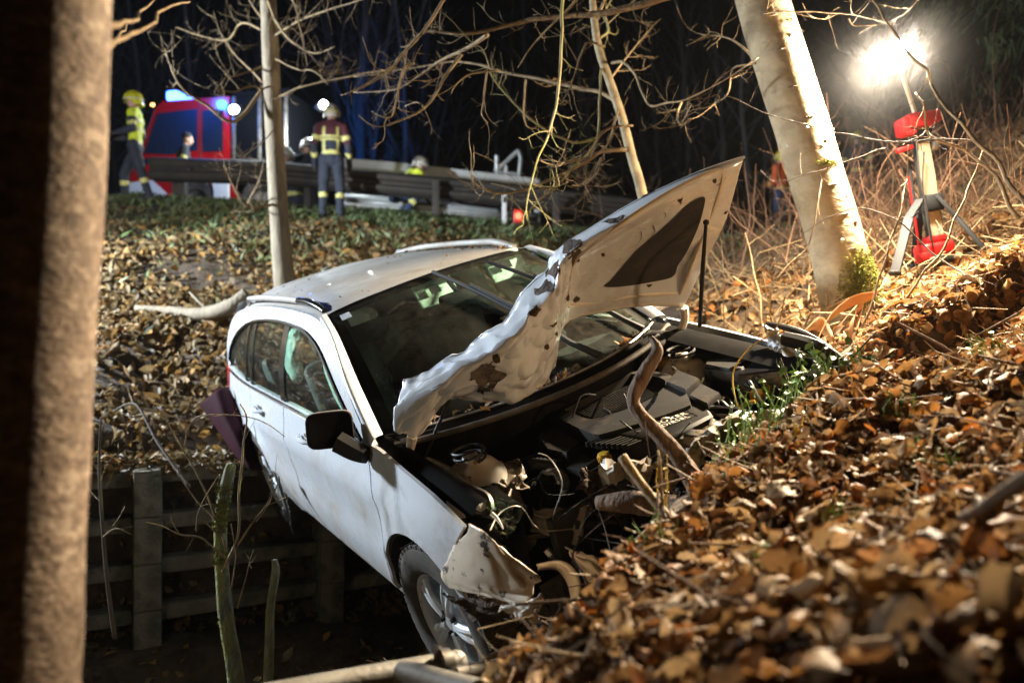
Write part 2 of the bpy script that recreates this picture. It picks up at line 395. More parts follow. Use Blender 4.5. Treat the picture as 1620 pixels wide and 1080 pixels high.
def gnorm(x, y):
    e = .06; gx = (H(x+e, y, False)-H(x-e, y, False))/(2*e); gy = (H(x, y+e, False)-H(x, y-e, False))/(2*e)
    n = np.stack([-gx, -gy, np.ones_like(gx)], -1); return n/np.linalg.norm(n, axis=1, keepdims=True)
def scatter(name, x, y, size, protos, mats, spread=.55, lift=.05, seed=1, label=None, zmin=-9):
    r = np.random.default_rng(seed); n = len(x)
    z = np.maximum(H(x, y), zmin)+r.random(n)*lift; nr = gnorm(x, y); M = frames(nr, spread, n, r)
    Vs = []; Fs = []; off = 0; which = r.integers(0, len(protos), n)
    P = np.stack([x, y, z], -1)
    for k, (pv, pf) in enumerate(protos):
        idx = np.where(which == k)[0]
        if not len(idx): continue
        v = np.einsum('nij,pj->npi', M[idx], pv)*size[idx, None, None]+P[idx, None]
        f = pf[None]+(np.arange(len(idx))*len(pv))[:, None, None]+off
        off += len(idx)*len(pv); Vs.append(v.reshape(-1, 3)); Fs.append(f.reshape(-1, 4))
    o = bulk(name, np.concatenate(Vs), np.concatenate(Fs), mats)
    return tag(o, label, kind='stuff')
def inpoly(x, y, poly):
    x = np.asarray(x); y = np.asarray(y); c = np.zeros(x.shape, bool); n = len(poly)
    for i in range(n):
        x0, y0 = poly[i]; x1, y1 = poly[i-1]
        c ^= ((y0 > y) != (y1 > y)) & (x < (x1-x0)*(y-y0)/(y1-y0+1e-12)+x0)
    return c
def uv(x, y, z): return 810+FPX*x/y, 540-FPX*z/y
CAR_T = np.array([-.106, 4.684, -1.027])
_fw = np.array([.5152, -.8546, -.0656]); _fw /= np.linalg.norm(_fw)
_le = np.array([.8194, .4687, .33]); _le -= _fw*(_le@_fw); _le /= np.linalg.norm(_le)
CAR_R = np.stack([_fw, _le, np.cross(_fw, _le)], 1)
def tocar(x, y, z): return (np.stack([x, y, z], -1)-CAR_T)@CAR_R
def clear_of_car(x, y):
    c = tocar(x, y, H(x, y)); return ~((c[:, 0] > -2.5) & (c[:, 0] < 1.85) & (np.abs(c[:, 1]) < .92) & (c[:, 2] > -.25))
def picks(n, xr, yr, seed, cond=None, pw=1.0):
    r = np.random.default_rng(seed); y = yr[0]+(yr[1]-yr[0])*r.random(n)**pw; x = xr[0]+(xr[1]-xr[0])*r.random(n)
    z = H(x, y); u, v = uv(x, y, z); k = (u > -650) & (u < 2250) & (v < 1500) & clear_of_car(x, y)
    if cond is not None: k &= cond(x, y, u, v)
    return x[k], y[k]
EDGE = [(742, 1090), (800, 1052), (870, 1014), (932, 962), (972, 908), (1026, 876), (1085, 806), (1122, 762), (1180, 712), (1262, 656), (1338, 596), (1362, 545), (1420, 480), (1520, 425), (1640, 350), (1900, 250), (2400, 150), (2400, 1700), (560, 1700), (640, 1120)]
bank_ok = lambda x, y, u, v: inpoly(u, v, EDGE) & (y < 4.4)
x, y = picks(42000, (-.1, 4.6), (.55, 4.4), 3, bank_ok, 1.0)
r = np.random.default_rng(5); nr_ = y < 2.25
for k, (sel, pr_, sz, sp_) in enumerate(((nr_ & (np.arange(len(x)) % 3 == 0), PRO_MID, (.075, .020), .34), (nr_ & (np.arange(len(x)) % 3 == 1), PRO, (.042, .016), .8), (~nr_ & (np.arange(len(x)) % 2 == 0), PRO_MID if False else PRO, (.072, .022), .40), (~nr_ & (np.arange(len(x)) % 2 == 1), PRO, (.045, .016), .75))):
    scatter('fallen_leaves', x[sel], y[sel], (sz[0]+sz[1]*r.normal(size=sel.sum())).clip(.02, .13), pr_, m_leaf, sp_, .06, 11+k, ['broad brown dead leaves covering the near bank', 'small leaf scraps between the broad leaves on the near bank', 'brown dead leaves on the bank beside the wreck', 'small leaf scraps on the bank beside the wreck'][k])
# the largest leaves, nearest the camera, one object each
meshes = []
for k, (pv, pf) in enumerate(PRO_HI):
    me = bpy.data.meshes.new('leaf'); me.from_pydata(pv.tolist(), [], pf.tolist()); me.materials.append(m_leaf)
    me.polygons.foreach_set('use_smooth', [True]*len(pf)); meshes.append(me)
x, y = picks(3000, (.15, 1.5), (.75, 2.3), 8, lambda x, y, u, v: bank_ok(x, y, u, v) & (u < 1750) & (v < 1200), 1.0); x, y = x[:285], y[:285]
z = H(x, y)+.035+.05*r.random(len(x)); FR = frames(gnorm(x, y), .42, len(x), r)
for i in range(len(x)):
    o = bpy.data.objects.new('leaf', meshes[int(r.integers(len(meshes)))]); COL.objects.link(o)
    s = r.uniform(.075, .14) if y[i] < 1.5 else r.uniform(.06, .10)
    o.matrix_world = Matrix.Translation((x[i], y[i], z[i])) @ Matrix(FR[i].tolist()).to_4x4() @ Matrix.Scale(s, 4)
    o.parent = ground
slope_ok = lambda x, y, u, v: (x < 1.2-.1*y+.9) & (y > 5.22+.36*(x+3)) & (u < 1000)
x, y = picks(84000, (-9.5, 2.5), (5.3, 12.6), 13, slope_ok, 1.2)
keep = np.random.default_rng(1).random(len(x)) < np.clip((12.9-y)/2.5, .12, 1)*np.clip(.72+1.5*_vn(x, y, .75, 11)+.8*_vn(x, y, .3, 12), .10, 1)
x, y = x[keep][:34000], y[keep][:34000]
scatter('slope_leaves', x, y, r.gamma(7, .0135, len(x)).clip(.035, .18), PRO_LO, m_leaf2, .6, .07, 21, 'dead leaves littering the slope below the guardrail')
right_ok = lambda x, y, u, v: (x > .2+.11*y) & (u > 1080)
x, y = picks(36000, (.5, 12.5), (3.9, 13), 17, right_ok, 1.3); x, y = x[:21000], y[:21000]
scatter('hillside_leaves', x, y, r.uniform(.06, .12, len(x)), PRO_LO, m_leaf, .6, .06, 31, 'dry leaves on the slope behind the work light')
low_ok = lambda x, y, u, v: (x < -.3) & (y < 5.2)
x, y = picks(3500, (-3.2, .5), (1.6, 5.2), 19, low_ok); x, y = x[:650], y[:650]
scatter('ravine_leaves', x, y, r.uniform(.06, .1, len(x)), PRO_LO, m_leaf2, .6, .04, 41, 'sparse leaves on the dark floor of the ditch')
# rootlets and broken stalks lying among the leaves
def litter(name, n, x, y, seed, ln, rad, m, label, lift=.03, up=.35):
    r = np.random.default_rng(seed); b = MB(); z = H(x, y)
    for i in range(len(x)):
        a = r.uniform(0, 2*PI); L = r.uniform(*ln); d = Vector((math.cos(a), math.sin(a), r.normal()*up)); s = Vector((-d.y, d.x, 0))
        p = Vector((x[i], y[i], z[i]+lift*r.random()+.01)); k = r.normal()*.25*L
        b.tube([p-d*L*.5, p-d*L*.15+s*k, p+d*L*.2+s*k*.6, p+d*L*.5], [rad, rad*.9, rad*.7, rad*.4], seg=4, cap=False)
    return tag(b.build(name, m, smooth='all'), label, kind='stuff')
m_straw = mat('straw', (.40, .29, .15), .7, c2=(.20, .13, .06), scale=20, island=.4)
m_root = mat('root', (.17, .10, .055), .85, c2=(.08, .045, .025), scale=25, bump=.5, island=.3)
x, y = picks(6000, (-.1, 2.6), (.8, 4.2), 23, bank_ok); litter('dry_stalks', 0, x[:650], y[:650], 2, (.06, .28), .0022, m_straw, 'dry stalks and rootlets among the leaves on the bank', .06)
x, y = picks(1600, (-.1, 2.6), (.8, 3.4), 24, bank_ok); litter('broken_twigs', 0, x[:230], y[:230], 3, (.08, .38), .004, m_root, 'broken brown twigs lying among the leaves', .06)
x, y = picks(9000, (.8, 6), (4.2, 10), 25, right_ok); litter('dead_grass', 0, x[:1100], y[:1100], 4, (.2, .7), .0035, m_straw, 'dead straw stems on the slope behind the car', .15, .8)
x, y = picks(6000, (-1., .3), (2.5, 4.4), 26, lambda x, y, u, v: (u > 565) & (u < 740) & (v > 930)); litter('straw_heap', 0, x[:160], y[:160], 5, (.15, .5), .003, m_straw, 'pale straw lying beside the front wheel', .08, .3)
# spilled leaves hanging over the top of the crib wall
x, y = picks(9000, (-3.6, -.9), (4.9, 6.2), 29, lambda x, y, u, v: np.abs(y-(5.22+.36*(x+3))) < .22); scatter('spilled_leaves', x[:1300], y[:1300], r.uniform(.05, .11, min(1300, len(x))), PRO_LO, m_leaf2, .5, .14, 43, 'leaves spilling over the top of the crib wall', -.885)
# grass along the top of the slope
r = np.random.default_rng(9)
N = 34000; x = r.uniform(-7, 4.5, N); ye = 13.4+.07*(x+6); y = ye-np.abs(r.normal(size=N))*np.where(np.arange(N) % 4 == 0, 2.6, 1.1)+.25
k = (r.random(N) < np.clip((_vn(x, y, .9, 7)+.42)*1.7, .08, 1)); x, y = x[k], y[k]; N = len(x); z = H(x, y)
a = r.uniform(0, 2*PI, N); hgt = r.uniform(.05, .15, N)*(1+.5*_vn(x, y, .8, 6)); w = .008; lx = r.normal(size=N)*.05; ly = r.normal(size=N)*.05
dx, dy = np.cos(a)*w, np.sin(a)*w
B = np.stack([np.stack([x-dx, y-dy, z-.01], -1), np.stack([x+dx, y+dy, z-.01], -1), np.stack([x+lx*.5+dx*.7, y+ly*.5+dy*.7, z+hgt*.6], -1), np.stack([x+lx*1.4, y+ly*1.4, z+hgt], -1)], 1)
m_grass = mat('grass', (.055, .095, .025), .6, island=.55, c2=(.12, .13, .04), scale=1.5)
tag(bulk('grass', B.reshape(-1, 3), np.arange(N*4).reshape(-1, 4), m_grass), 'short green grass along the top of the slope below the guardrail', kind='stuff')
# small green weeds on the bank
def sprig(name, u, v, Y, n, hgt, mt, label, cat='weed', leafs=.018, spread=.12, group=None):
    t = thing(name, label, cat, at(u, v, Y), group=group); t.location.z = max(t.location.z, h1(*t.location.xy)); r = np.random.default_rng(int(u+v)); st = MB(); lf = MB()
    for i in range(n):
        a = r.uniform(0, 2*PI); b0 = Vector((r.normal()*spread*.6, r.normal()*spread*.5, 0)); b0.z = h1(t.location.x+b0.x, t.location.y+b0.y)-t.location.z+.02; tip = b0+Vector((math.cos(a)*spread*.5, math.sin(a)*spread*.5, hgt*r.uniform(.5, 1.1)+.05))
        mid = b0.lerp(tip, .5)+Vector((r.normal()*.01, r.normal()*.01, .015)); st.tube([b0, mid, tip], [.0018, .0015, .0008], seg=4, cap=False)
        for q in range(4):
            p = b0.lerp(tip, .35+.65*q/3); s = leafs*r.uniform(.6, 1.3); M = Matrix(frames(np.array([[0, -.4, 1.]]), .7, 1, r)[0].tolist())
            pv, pf = PRO_LO[int(r.integers(len(PRO_LO)))]
            lf.add([p+M @ Vector(q_*s) for q_ in pv], pf.tolist())
    st.build('stem', mt, t, smooth='all'); lf.build('foliage', mt, t, smooth='all'); return t
m_weed = mat('weed_green', (.15, .26, .05), .5, island=.4); m_yel = mat('yellow_leaf', (.45, .30, .03), .5, island=.2); m_ivy = mat('ivy_green', (.10, .17, .075), .45, island=.4)
# ------------------------------------------------------------------ the wrecked estate car
CM = Matrix(CAR_R.tolist()).to_4x4(); CM.translation = Vector(CAR_T)
car = thing('estate_car', 'crashed white estate car with its bonnet torn open', 'car')
car.matrix_basis = CM
CMI = CM.inverted()
def cw(u, v, Y): return CMI @ at(u, v, Y)                            # a seen point at depth Y, in the car's own frame
m_paint = mat('white_paint', (.62, .64, .67), .26, coat=.6, c2=(.30, .235, .17), scale=42, thr=(.70, .76), c3=(.20, .145, .095), scale3=3.4, thr3=(.50, .84), low=(.9, .15, .24))
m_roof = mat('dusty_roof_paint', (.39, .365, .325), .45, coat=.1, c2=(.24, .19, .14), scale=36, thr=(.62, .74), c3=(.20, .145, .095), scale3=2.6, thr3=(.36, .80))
m_primer = mat('muddy_paint', (.66, .58, .48), .42, coat=.2, c2=(.52, .44, .35), scale=7, c3=(.045, .026, .015), scale3=6.5, thr3=(.63, .66))
m_black = mat('black_plastic', (.010, .010, .011), .6, c2=(.022, .02, .018), scale=6, spec=.3)
m_dusty = mat('dusty_plastic', (.011, .0105, .010), .6, c2=(.024, .021, .018), scale=5, bump=.05, c3=(.085, .06, .038), scale3=7, thr3=(.55, .8), spec=.2, ior=1.3)
m_gloss = mat('gloss_black', (.007, .007, .008), .18, coat=.3)
m_rubber = mat('tyre_rubber', (.018, .017, .016), .85, c2=(.075, .055, .035), scale=9, bump=.2)
m_alloy = mat('alloy', (.70, .72, .74), .35, metal=.25, c3=(.20, .15, .10), scale3=9, thr3=(.56, .75))
m_chrome = mat('chrome', (.7, .7, .7), .15, metal=1)
m_steel = mat('dirty_steel', (.30, .29, .27), .45, metal=.8, c2=(.12, .09, .06), scale=12)
m_glass = glass_mat('side_glass', (.74, .88, .80), .03)
m_wind = glass_mat('windscreen_glass', (.76, .90, .84), .032, dust_scale=14)
m_int = mat('dark_trim', (.014, .014, .015), .85, spec=.2)
m_seat = mat('seat_cloth', (.07, .075, .075), .9, bump=.2, bscale=60)
m_head = mat('headliner', (.35, .36, .33), .95)
m_airbag = mat('airbag_cloth', (.50, .66, .56), .9, bump=.5, bscale=14)  # cloth coloured green for the light through the tinted glass
m_red = mat('tail_lamp_red', (.55, .01, .012), .15, coat=.5)
m_insul = mat('insulation', (.012, .010, .009), .95, c2=(.03, .022, .016), scale=10, bump=.3)
m_yellow = mat('yellow_cap', (.62, .36, .02), .5, c2=(.40, .20, .02), scale=20)
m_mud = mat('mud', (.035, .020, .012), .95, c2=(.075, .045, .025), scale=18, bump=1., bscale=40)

BZ = lambda x: .965-.022*x                                           # waist line height
def yh(x, z):
    """half width of the body at station x and height z"""
    Wm = .915-.150*max(0, (x-1.15)/1.15)**2-.115*max(0, (-x-1.1)/1.3)**2
    zb = BZ(x)
    if z <= zb:
        w = Wm-.062*max(0, (z-.60)/(zb-.60))**2-.045*max(0, (.55-z)/.3)**2
        w += .013*math.exp(-((z-.80)/.035)**2)-.012*math.exp(-((z-.60)/.10)**2)*(1 if abs(x) < .85 else .3)
        for cx in (1.27, -1.37):
            d = math.hypot(x-cx, z-.31); w += .022*math.exp(-((d-.42)/.055)**2)
    else:
        s = (z-zb)/(1.44-zb); w = (Wm-.062)*(1-s)+s*(.655-.10*max(0, (-x-1.1)/1.3)**2)+.03*math.sin(PI*min(s, 1))
    return w
def spl(pts, n=5): return [(p.x, p.y) for p in catmull([Vector((a, b, 0)) for a, b in pts], n)]
def densify(poly, step):
    out = []
    for i in range(len(poly)):
        a = Vector(poly[i]); b = Vector(poly[(i+1) % len(poly)]); k = max(1, int((b-a).length/step))
        out += [tuple(a.lerp(b, t/k)) for t in range(k)]
    return out
def panel(name, poly, side, mt, parent=car, off=0., step=.055, skirt=.014, holes=(), fn=None, smooth='all'):
    """body panel: an outline in (x,z) laid on the body side, edges turned inwards"""
    fn = fn or yh
    loops = [densify(poly, step)]+[densify(h, step) for h in holes]
    vs = []; es = []
    for L in loops:
        o = len(vs); vs += [Vector(p) for p in L]; es += [(o+i, o+(i+1) % len(L)) for i in range(len(L))]
    xs = [p[0] for p in loops[0]]; zs = [p[1] for p in loops[0]]
    gx, gz = np.meshgrid(np.arange(min(xs), max(xs), step), np.arange(min(zs), max(zs), step)); gx = gx.ravel(); gz = gz.ravel()
    ok = inpoly(gx, gz, loops[0])
    for h in loops[1:]: ok &= ~inpoly(gx, gz, h)
    bx = np.array([p[0] for L in loops for p in L]); bz = np.array([p[1] for L in loops for p in L])
    ok &= np.array([np.min((bx-a)**2+(bz-b)**2) > (step*.5)**2 for a, b in zip(gx, gz)])
    vs += [Vector((a, b)) for a, b in zip(gx[ok], gz[ok])]
    V2, E2, F2, *_ = delaunay_2d_cdt(vs, es, [], 0, 1e-6)
    C = np.array([[sum(V2[i][k] for i in f)/3 for k in (0, 1)] for f in F2])
    ok = inpoly(C[:, 0], C[:, 1], loops[0])
    for h in loops[1:]: ok &= ~inpoly(C[:, 0], C[:, 1], h)
    F2 = [f for f, q in zip(F2, ok) if q]
    b = MB(); P = [Vector((p[0], side*(fn(p[0], p[1])+off), p[1])) for p in V2]
    b.add(P, F2)
    if skirt:
        cnt = {}
        for f in F2:
            for i in range(3):
                e = tuple(sorted((f[i], f[(i+1) % 3]))); cnt[e] = cnt.get(e, 0)+1
        for (i, j), c in cnt.items():
            if c == 1: b.add([P[i], P[j], P[j]-Vector((0, side*skirt, 0)), P[i]-Vector((0, side*skirt, 0))], [(0, 1, 2, 3)])
    return b.build(name, mt, parent, smooth=smooth)
def arc(cx, cz, r, a0, a1, n=22): return [(cx+r*math.cos(R_(a0+(a1-a0)*i/n)), cz+r*math.sin(R_(a0+(a1-a0)*i/n))) for i in range(n+1)]

WIN_TOP = [(.80, .992), (.56, 1.13), (.28, 1.275), (.05, 1.350), (-.25, 1.392), (-.8, 1.405), (-1.3, 1.375), (-1.62, 1.305), (-1.86, 1.20), (-1.98, 1.105), (-1.95, 1.055)]
WIN = spl(WIN_TOP, 4)+spl([(-1.95, 1.055), (-1.85, 1.04), (-1.0, 1.012), (0, .994), (.80, .975)], 4)[1:]
FRAME_OUT = spl([(.90, .985), (.60, 1.20), (.32, 1.36), (.10, 1.43), (-.2, 1.462), (-.9, 1.475), (-1.6, 1.44), (-2.02, 1.37), (-2.2, 1.22), (-2.27, 1.06)], 4)+[(-2.27, 1.04), (-2.0, 1.022), (-1.2, .997), (0, .968), (.90, .947)]
def wintop(x): 
    p = sorted(WIN[:41]); return interp([a for a, b in p], [b for a, b in p], x)
def winbot(x): return 1.012-.018*(x+1.0)
for side in (-1, 1):
    panel('body_side_frame', FRAME_OUT, side, m_paint, holes=[WIN], step=.045, skirt=.03)
    # doors, fender, quarter panel
    fd = spl([(.845, .940), (.90, .78), (.925, .60), (.89, .45), (.80, .315)], 4)+spl([(.80, .30), (.2, .292), (-.40, .30)], 3)+spl([(-.415, .34), (-.43, .60), (-.43, .968)], 3)[:]
    d1 = panel('front_door', fd, side, m_paint)
    rdp = spl([(-.445, .968), (-.445, .6), (-.43, .30)], 3)+[(-.9, .30), (-.945, .36)]+arc(-1.37, .31, .425, 12, 55, 8)+spl([(-1.14, .70), (-1.20, .85), (-1.21, .985)], 3)
    d2 = panel('rear_door', rdp, side, m_paint)
    qp = [(-1.222, .985), (-1.212, .85), (-1.155, .70)]+arc(-1.37, .31, .425, 62, 185, 20)+[(-1.9, .30), (-2.30, .34), (-2.36, .60), (-2.36, .80), (-2.26, .84), (-2.24, 1.02), (-1.6, 1.0)]
    panel('quarter_panel', qp, side, m_paint)
    fp = spl([(.860, .935), (.915, .78), (.94, .60), (.905, .45)], 4)+[(.862, .36)]+arc(1.27, .31, .41, 172, 35, 24)
    if side < 0: fp += spl([(1.61, .60), (1.55, .68), (1.60, .76), (1.66, .84)], 3)+spl([(1.66, .842), (1.45, .905), (1.2, .95), (1.0, .985), (.90, .990)], 3)
    else: fp += [(1.64, .50), (1.80, .56), (1.96, .66), (1.98, .80)]+spl([(1.98, .83), (1.7, .885), (1.4, .925), (1.1, .965), (.90, .990)], 3)
    panel('fender', fp, side, m_paint)
    panel('arch_lining', arc(1.27, .31, .425, 165, 30, 24)+arc(1.27, .31, .395, 30, 165, 24), side, m_black, off=-.012, skirt=.22, step=.05)
    panel('arch_lining', arc(-1.37, .31, .435, 5, 180, 24)+arc(-1.37, .31, .405, 180, 5, 24), side, m_black, off=-.012, skirt=.22, step=.05)
    panel('sill', [(.86, .295), (.82, .20), (-.92, .20), (-.96, .295)], side, m_paint, off=-.015, skirt=.10)
    panel('sill_trim', [(.82, .215), (.80, .165), (-.92, .165), (-.94, .215)], side, m_black, off=-.03, skirt=.2)
    # glass with its dark surrounds
    def gl(x0, x1, x0b, x1b, name, mt, off=-.012, lift=0):
        top = [(x, wintop(x)-lift) for x in np.linspace(x0, x1, 9)]; bot = [(x, winbot(x)+lift) for x in np.linspace(x1b, x0b, 6)]
        return panel(name, top+bot, side, mt, off=off, skirt=.004)
    gl(.795, -.435, .795, -.405, 'front_door_glass', m_glass)
    gl(-.50, -1.17, -.465, -1.14, 'rear_door_glass', m_glass)
    gl(-1.21, -1.93, -1.18, -1.93, 'quarter_glass', m_glass)
    gl(-.425, -.525, -.395, -.49, 'door_pillar_trim', m_gloss, off=-.004)
    gl(-1.155, -1.215, -1.125, -1.185, 'window_divider', m_gloss, off=-.004)
    gl(-1.315, -1.385, -1.29, -1.355, 'window_divider', m_gloss, off=-.004)
    gl(.795, .50, .795, .665, 'mirror_triangle', m_gloss, off=-.008)
    b = MB(); b.tube([(x, side*(yh(x, winbot(x)-.014)+.004), winbot(x)-.012) for x in np.linspace(.82, -1.95, 30)], .010, seg=6); b.build('waist_trim', m_chrome, car)
    b = MB(); b.tube([(x, side*(yh(x, z)+.002), z) for x, z in WIN[:41]], .011, seg=6); b.build('window_seal', m_gloss, car)
    for hx, dr in ((.0, None), (-.98, None)):
        h = MB(); hz = .875-.02*hx
        h.tube([(hx+.11, side*(yh(hx, hz)+.010), hz-.005), (hx+.05, side*(yh(hx, hz)+.035), hz), (hx-.05, side*(yh(hx, hz)+.036), hz+.004), (hx-.11, side*(yh(hx, hz)+.010), hz)], [.008, .012, .012, .008], seg=8, n=4)
        ho = h.build('door_handle', m_paint, car)
        c_ = MB(); c_.ellipsoid((hx, side*(yh(hx, hz)-.002), hz), (.075, .004, .026), 14, 6); c_.build('handle_recess', m_steel, car)
    # door inners
    panel('door_card', [(.80, .95), (.80, .30), (-.9, .30), (-1.2, .70), (-1.2, .97), (-.4, .955)], side, m_int, off=-.075, skirt=.0)
    panel('inner_quarter', [(-1.2, .97), (-1.2, .5), (-2.2, .4), (-2.2, .98)], side, m_int, off=-.075, skirt=.0)
    # A pillar outer face between side frame and windscreen
    def ap(s, t, side=side):
        k = [(.90, .985), (.60, 1.20), (.32, 1.36), (.10, 1.43)]
        P = catmull([Vector((a, side*(yh(a, c)), c)) for a, c in k], 6); Q = catmull([Vector((.865, side*.770, 1.005)), Vector((.58, side*.715, 1.195)), Vector((.31, side*.655, 1.37)), Vector((.075, side*.612, 1.458))], 6)
        i = min(int(s*(len(P)-1)), len(P)-2); f = s*(len(P)-1)-i; a = P[i].lerp(P[i+1], f); c = Q[i].lerp(Q[i+1], f)
        m = a.lerp(c, t); n = Vector((.45, side*.55, .7)).normalized()
        return m+n*.022*math.sin(PI*t)
    b = MB(); b.grid(ap, 20, 6); b.build('windscreen_pillar', m_paint, car, smooth='all')
# roof
ROOF_X = [.10, -.1, -.6, -1.2, -1.8, -2.1, -2.24]; ROOF_Z = [1.487, 1.515, 1.540, 1.537, 1.510, 1.483, 1.455]
def roof(s, t, d=0):
    y = (t*2-1); x0 = .135-.065*abs(y)**2.2; x = x0+(-2.22-x0)*s
    z = interp(ROOF_X[::-1], ROOF_Z[::-1], x); hw = .655-.10*max(0, (-x-1.1)/1.3)**2
    edge = 1.44 if x > -1.0 else 1.44-.09*((-x-1.0)/1.2)**2
    return Vector((x, y*(hw+.002), z-(z-edge)*abs(y)**3.6-d))
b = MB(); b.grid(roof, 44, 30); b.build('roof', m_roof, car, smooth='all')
b = MB(); b.grid(lambda s, t: roof(.02+.96*s, .05+.9*t, .035), 12, 10); b.build('headlining', m_head, car, smooth='all')
for side in (-1, 1):
    rail = thing('roof_rail', None, None); rail.parent = car
    pts = []
    for x in np.linspace(.0, -1.78, 16):
        q = roof((x-.08)/(-2.3), .5+side*.445); h = .034*min(1, (x+1.80)/-.12*-1 if x < -1.68 else 1)*min(1, max(0, (.02-x)/.25))
        pts.append(q+Vector((0, side*.01, .006+h)))
    b = MB(); b.tube(pts[3:-2], .019, seg=10, cap=True); b.build('rail_bar', m_roof, rail)
    b = MB(); b.tube([pts[0]+Vector((0, 0, -.005)), pts[1], pts[2], pts[3], pts[4]], [.016, .020, .021, .020, .018], seg=10); b.build('rail_foot', m_gloss if side < 0 else m_roof, rail)
    b = MB(); b.tube([pts[-1]+Vector((0, 0, -.008)), pts[-2], pts[-3]], [.016, .022, .018], seg=10); b.build('rail_foot', m_steel, rail)
# windscreen
def wind(s, t, inset=0, d=0):
    y = t*2-1
    lo = Vector((1.10-.26*abs(y)**2.1, y*.765, 1.012-.012*y*y)); hi = Vector((.150-.075*abs(y)**2.2, y*.602, 1.497-.042*y*y))
    p = lo.lerp(hi, s); return p+Vector((.5, 0, .8))*(.03*math.sin(PI*s)-d)
b = MB(); b.grid(lambda s, t: wind(.0+s*.97, .01+.98*t), 20, 24); b.build('windscreen', m_wind, car, smooth='all')
b = MB()                                                             # black enamel border of the screen
for fn in (lambda s, t: wind(.93+.075*s, t, d=.004), lambda s, t: wind(-.02+.10*s, t, d=.004), lambda s, t: wind(s, -.012+.05*t, d=.004), lambda s, t: wind(s, .962+.05*t, d=.004)):
    b.grid(fn, 14, 14)
b.build('windscreen_border', m_gloss, car, smooth='all')
b = MB()
for y0, w in ((.30, .5),): pass
st = MB(); st.grid(lambda s, t: wind(.88+.055*s, .035+.04*t, d=-.002), 2, 2); st.build('toll_sticker', mat('sticker_white', (.7, .74, .78), .5, c2=(.35, .45, .6), scale=60), car)
# wipers, standing on the screen
for (a, m_, c_) in (((880, 552, 3.43), (800, 498, 3.72), (690, 440, 4.10)), ((960, 520, 3.62), (840, 440, 4.02), (762, 428, 4.18))):
    pass
def wiper(name, pts, rad):
    b = MB(); b.tube(pts, rad, seg=6); return b.build(name, m_black, car)
def onwind(s, t, l=.02): return wind(s, t)+Vector((.5, 0, .8))*l
wiper('wiper_blade', [onwind(s, t, .022) for s, t in ((.97, .47), (.80, .505), (.62, .535), (.45, .56))], .011)
wiper('wiper_arm', [onwind(s, t, .045) for s, t in ((.72, .52), (.40, .57), (.10, .60), (-.04, .64))], [.011, .012, .014, .018])
wiper('wiper_blade', [onwind(s, t, .022) for s, t in ((.90, .72), (.72, .76), (.55, .80), (.35, .84))], .011)
wiper('wiper_arm', [onwind(s, t, .045) for s, t in ((.62, .78), (.30, .83), (.06, .86), (-.04, .88))], [.011, .012, .014, .018])
# mirror
mr_ = cw(522, 680, 3.32)
def MRot(): return Matrix.Rotation(R_(20), 3, 'Z')
mir = thing('door_mirror', None, None, mr_); mir.parent = car
MQ = ((CMI @ Vector((0, 0, 0)))-mr_).to_track_quat('Z', 'Y').to_matrix()   # face of the mirror head towards the front
b = MB()
def sq(a, rx, ry, p=.42): c_, s_ = math.cos(a), math.sin(a); return Vector((math.copysign(abs(c_)**p, c_)*rx, math.copysign(abs(s_)**p, s_)*ry, 0))
TL = Matrix.Rotation(R_(-12), 3, 'Z'); NA = 40
for k, (sc_, dz) in enumerate(((.001, -.006), (.80, -.004), (.93, .004), (1.0, .0), (.98, -.03), (.80, -.075), (.40, -.10), (.001, -.105))):
    b.v += [tuple(MQ @ (TL @ sq(2*PI*i/NA, .098*sc_, .076*sc_)+Vector((0, 0, dz)))) for i in range(NA)]
b.f = [(k*NA+i, k*NA+(i+1) % NA, (k+1)*NA+(i+1) % NA, (k+1)*NA+i) for k in range(7) for i in range(NA)]; b.m = [0]*len(b.f)
b.build('mirror_shell', mat('mirror_black', (.006, .006, .007), .7, spec=.15), mir, smooth='all')
b = MB(); b.tube([MQ @ (TL @ sq(a, .097, .075)+Vector((0, 0, -.004))) for a in np.linspace(R_(20), R_(150), 16)], .005, seg=6); b.build('mirror_rim', m_paint, mir)
b = MB(); b.tube([(.0, .02, -.06), (.05, .06, -.11), (.10, .085, -.135)], [.05, .045, .035], seg=8, n=3); b.build('mirror_foot', m_black, mir)
mm = MB(); mm.box((0, 0, 0), (.09, .18, .15), None, .04, seg=3)
o = mm.build('door_mirror', m_paint, car); o.location = (.62, 1.03, 1.03)
# rear end
b = MB()
def rear(s, t):
    z = .42+s*1.03; y = t*2-1
    hw = yh(-2.3, z)*.985 if z < 1.0 else (yh(-2.2, z))
    x = interp([.42, .62, .9, 1.02, 1.46], [-2.40, -2.46, -2.42, -2.38, -2.18], z)
    return Vector((x+.12*abs(y)**4, y*hw, z))
b.grid(rear, 14, 20); b.build('tailgate', m_paint, car, smooth='all')
b = MB(); b.grid(lambda s, t: rear(.62+.30*s, .06+.88*t)+Vector((-.006, 0, 0)), 8, 10); b.build('rear_screen', m_gloss, car, smooth='all')
for side in (-1, 1):
    b = MB(); panel('tail_lamp', [(-2.05, 1.015), (-2.26, 1.01), (-2.35, .92), (-2.37, .82), (-2.28, .85), (-2.2, .93)], side, m_red, off=.010, skirt=.03, step=.04)
# floor, bulkhead, inner shells
b = MB(); b.box((-.5, 0, .26), (3.5, 1.6, .04)); b.build('floor_pan', m_int, car)
b = MB(); b.box((-2.25, 0, .45), (.2, 1.5, .25), None, .05); b.build('rear_beam', m_black, car)
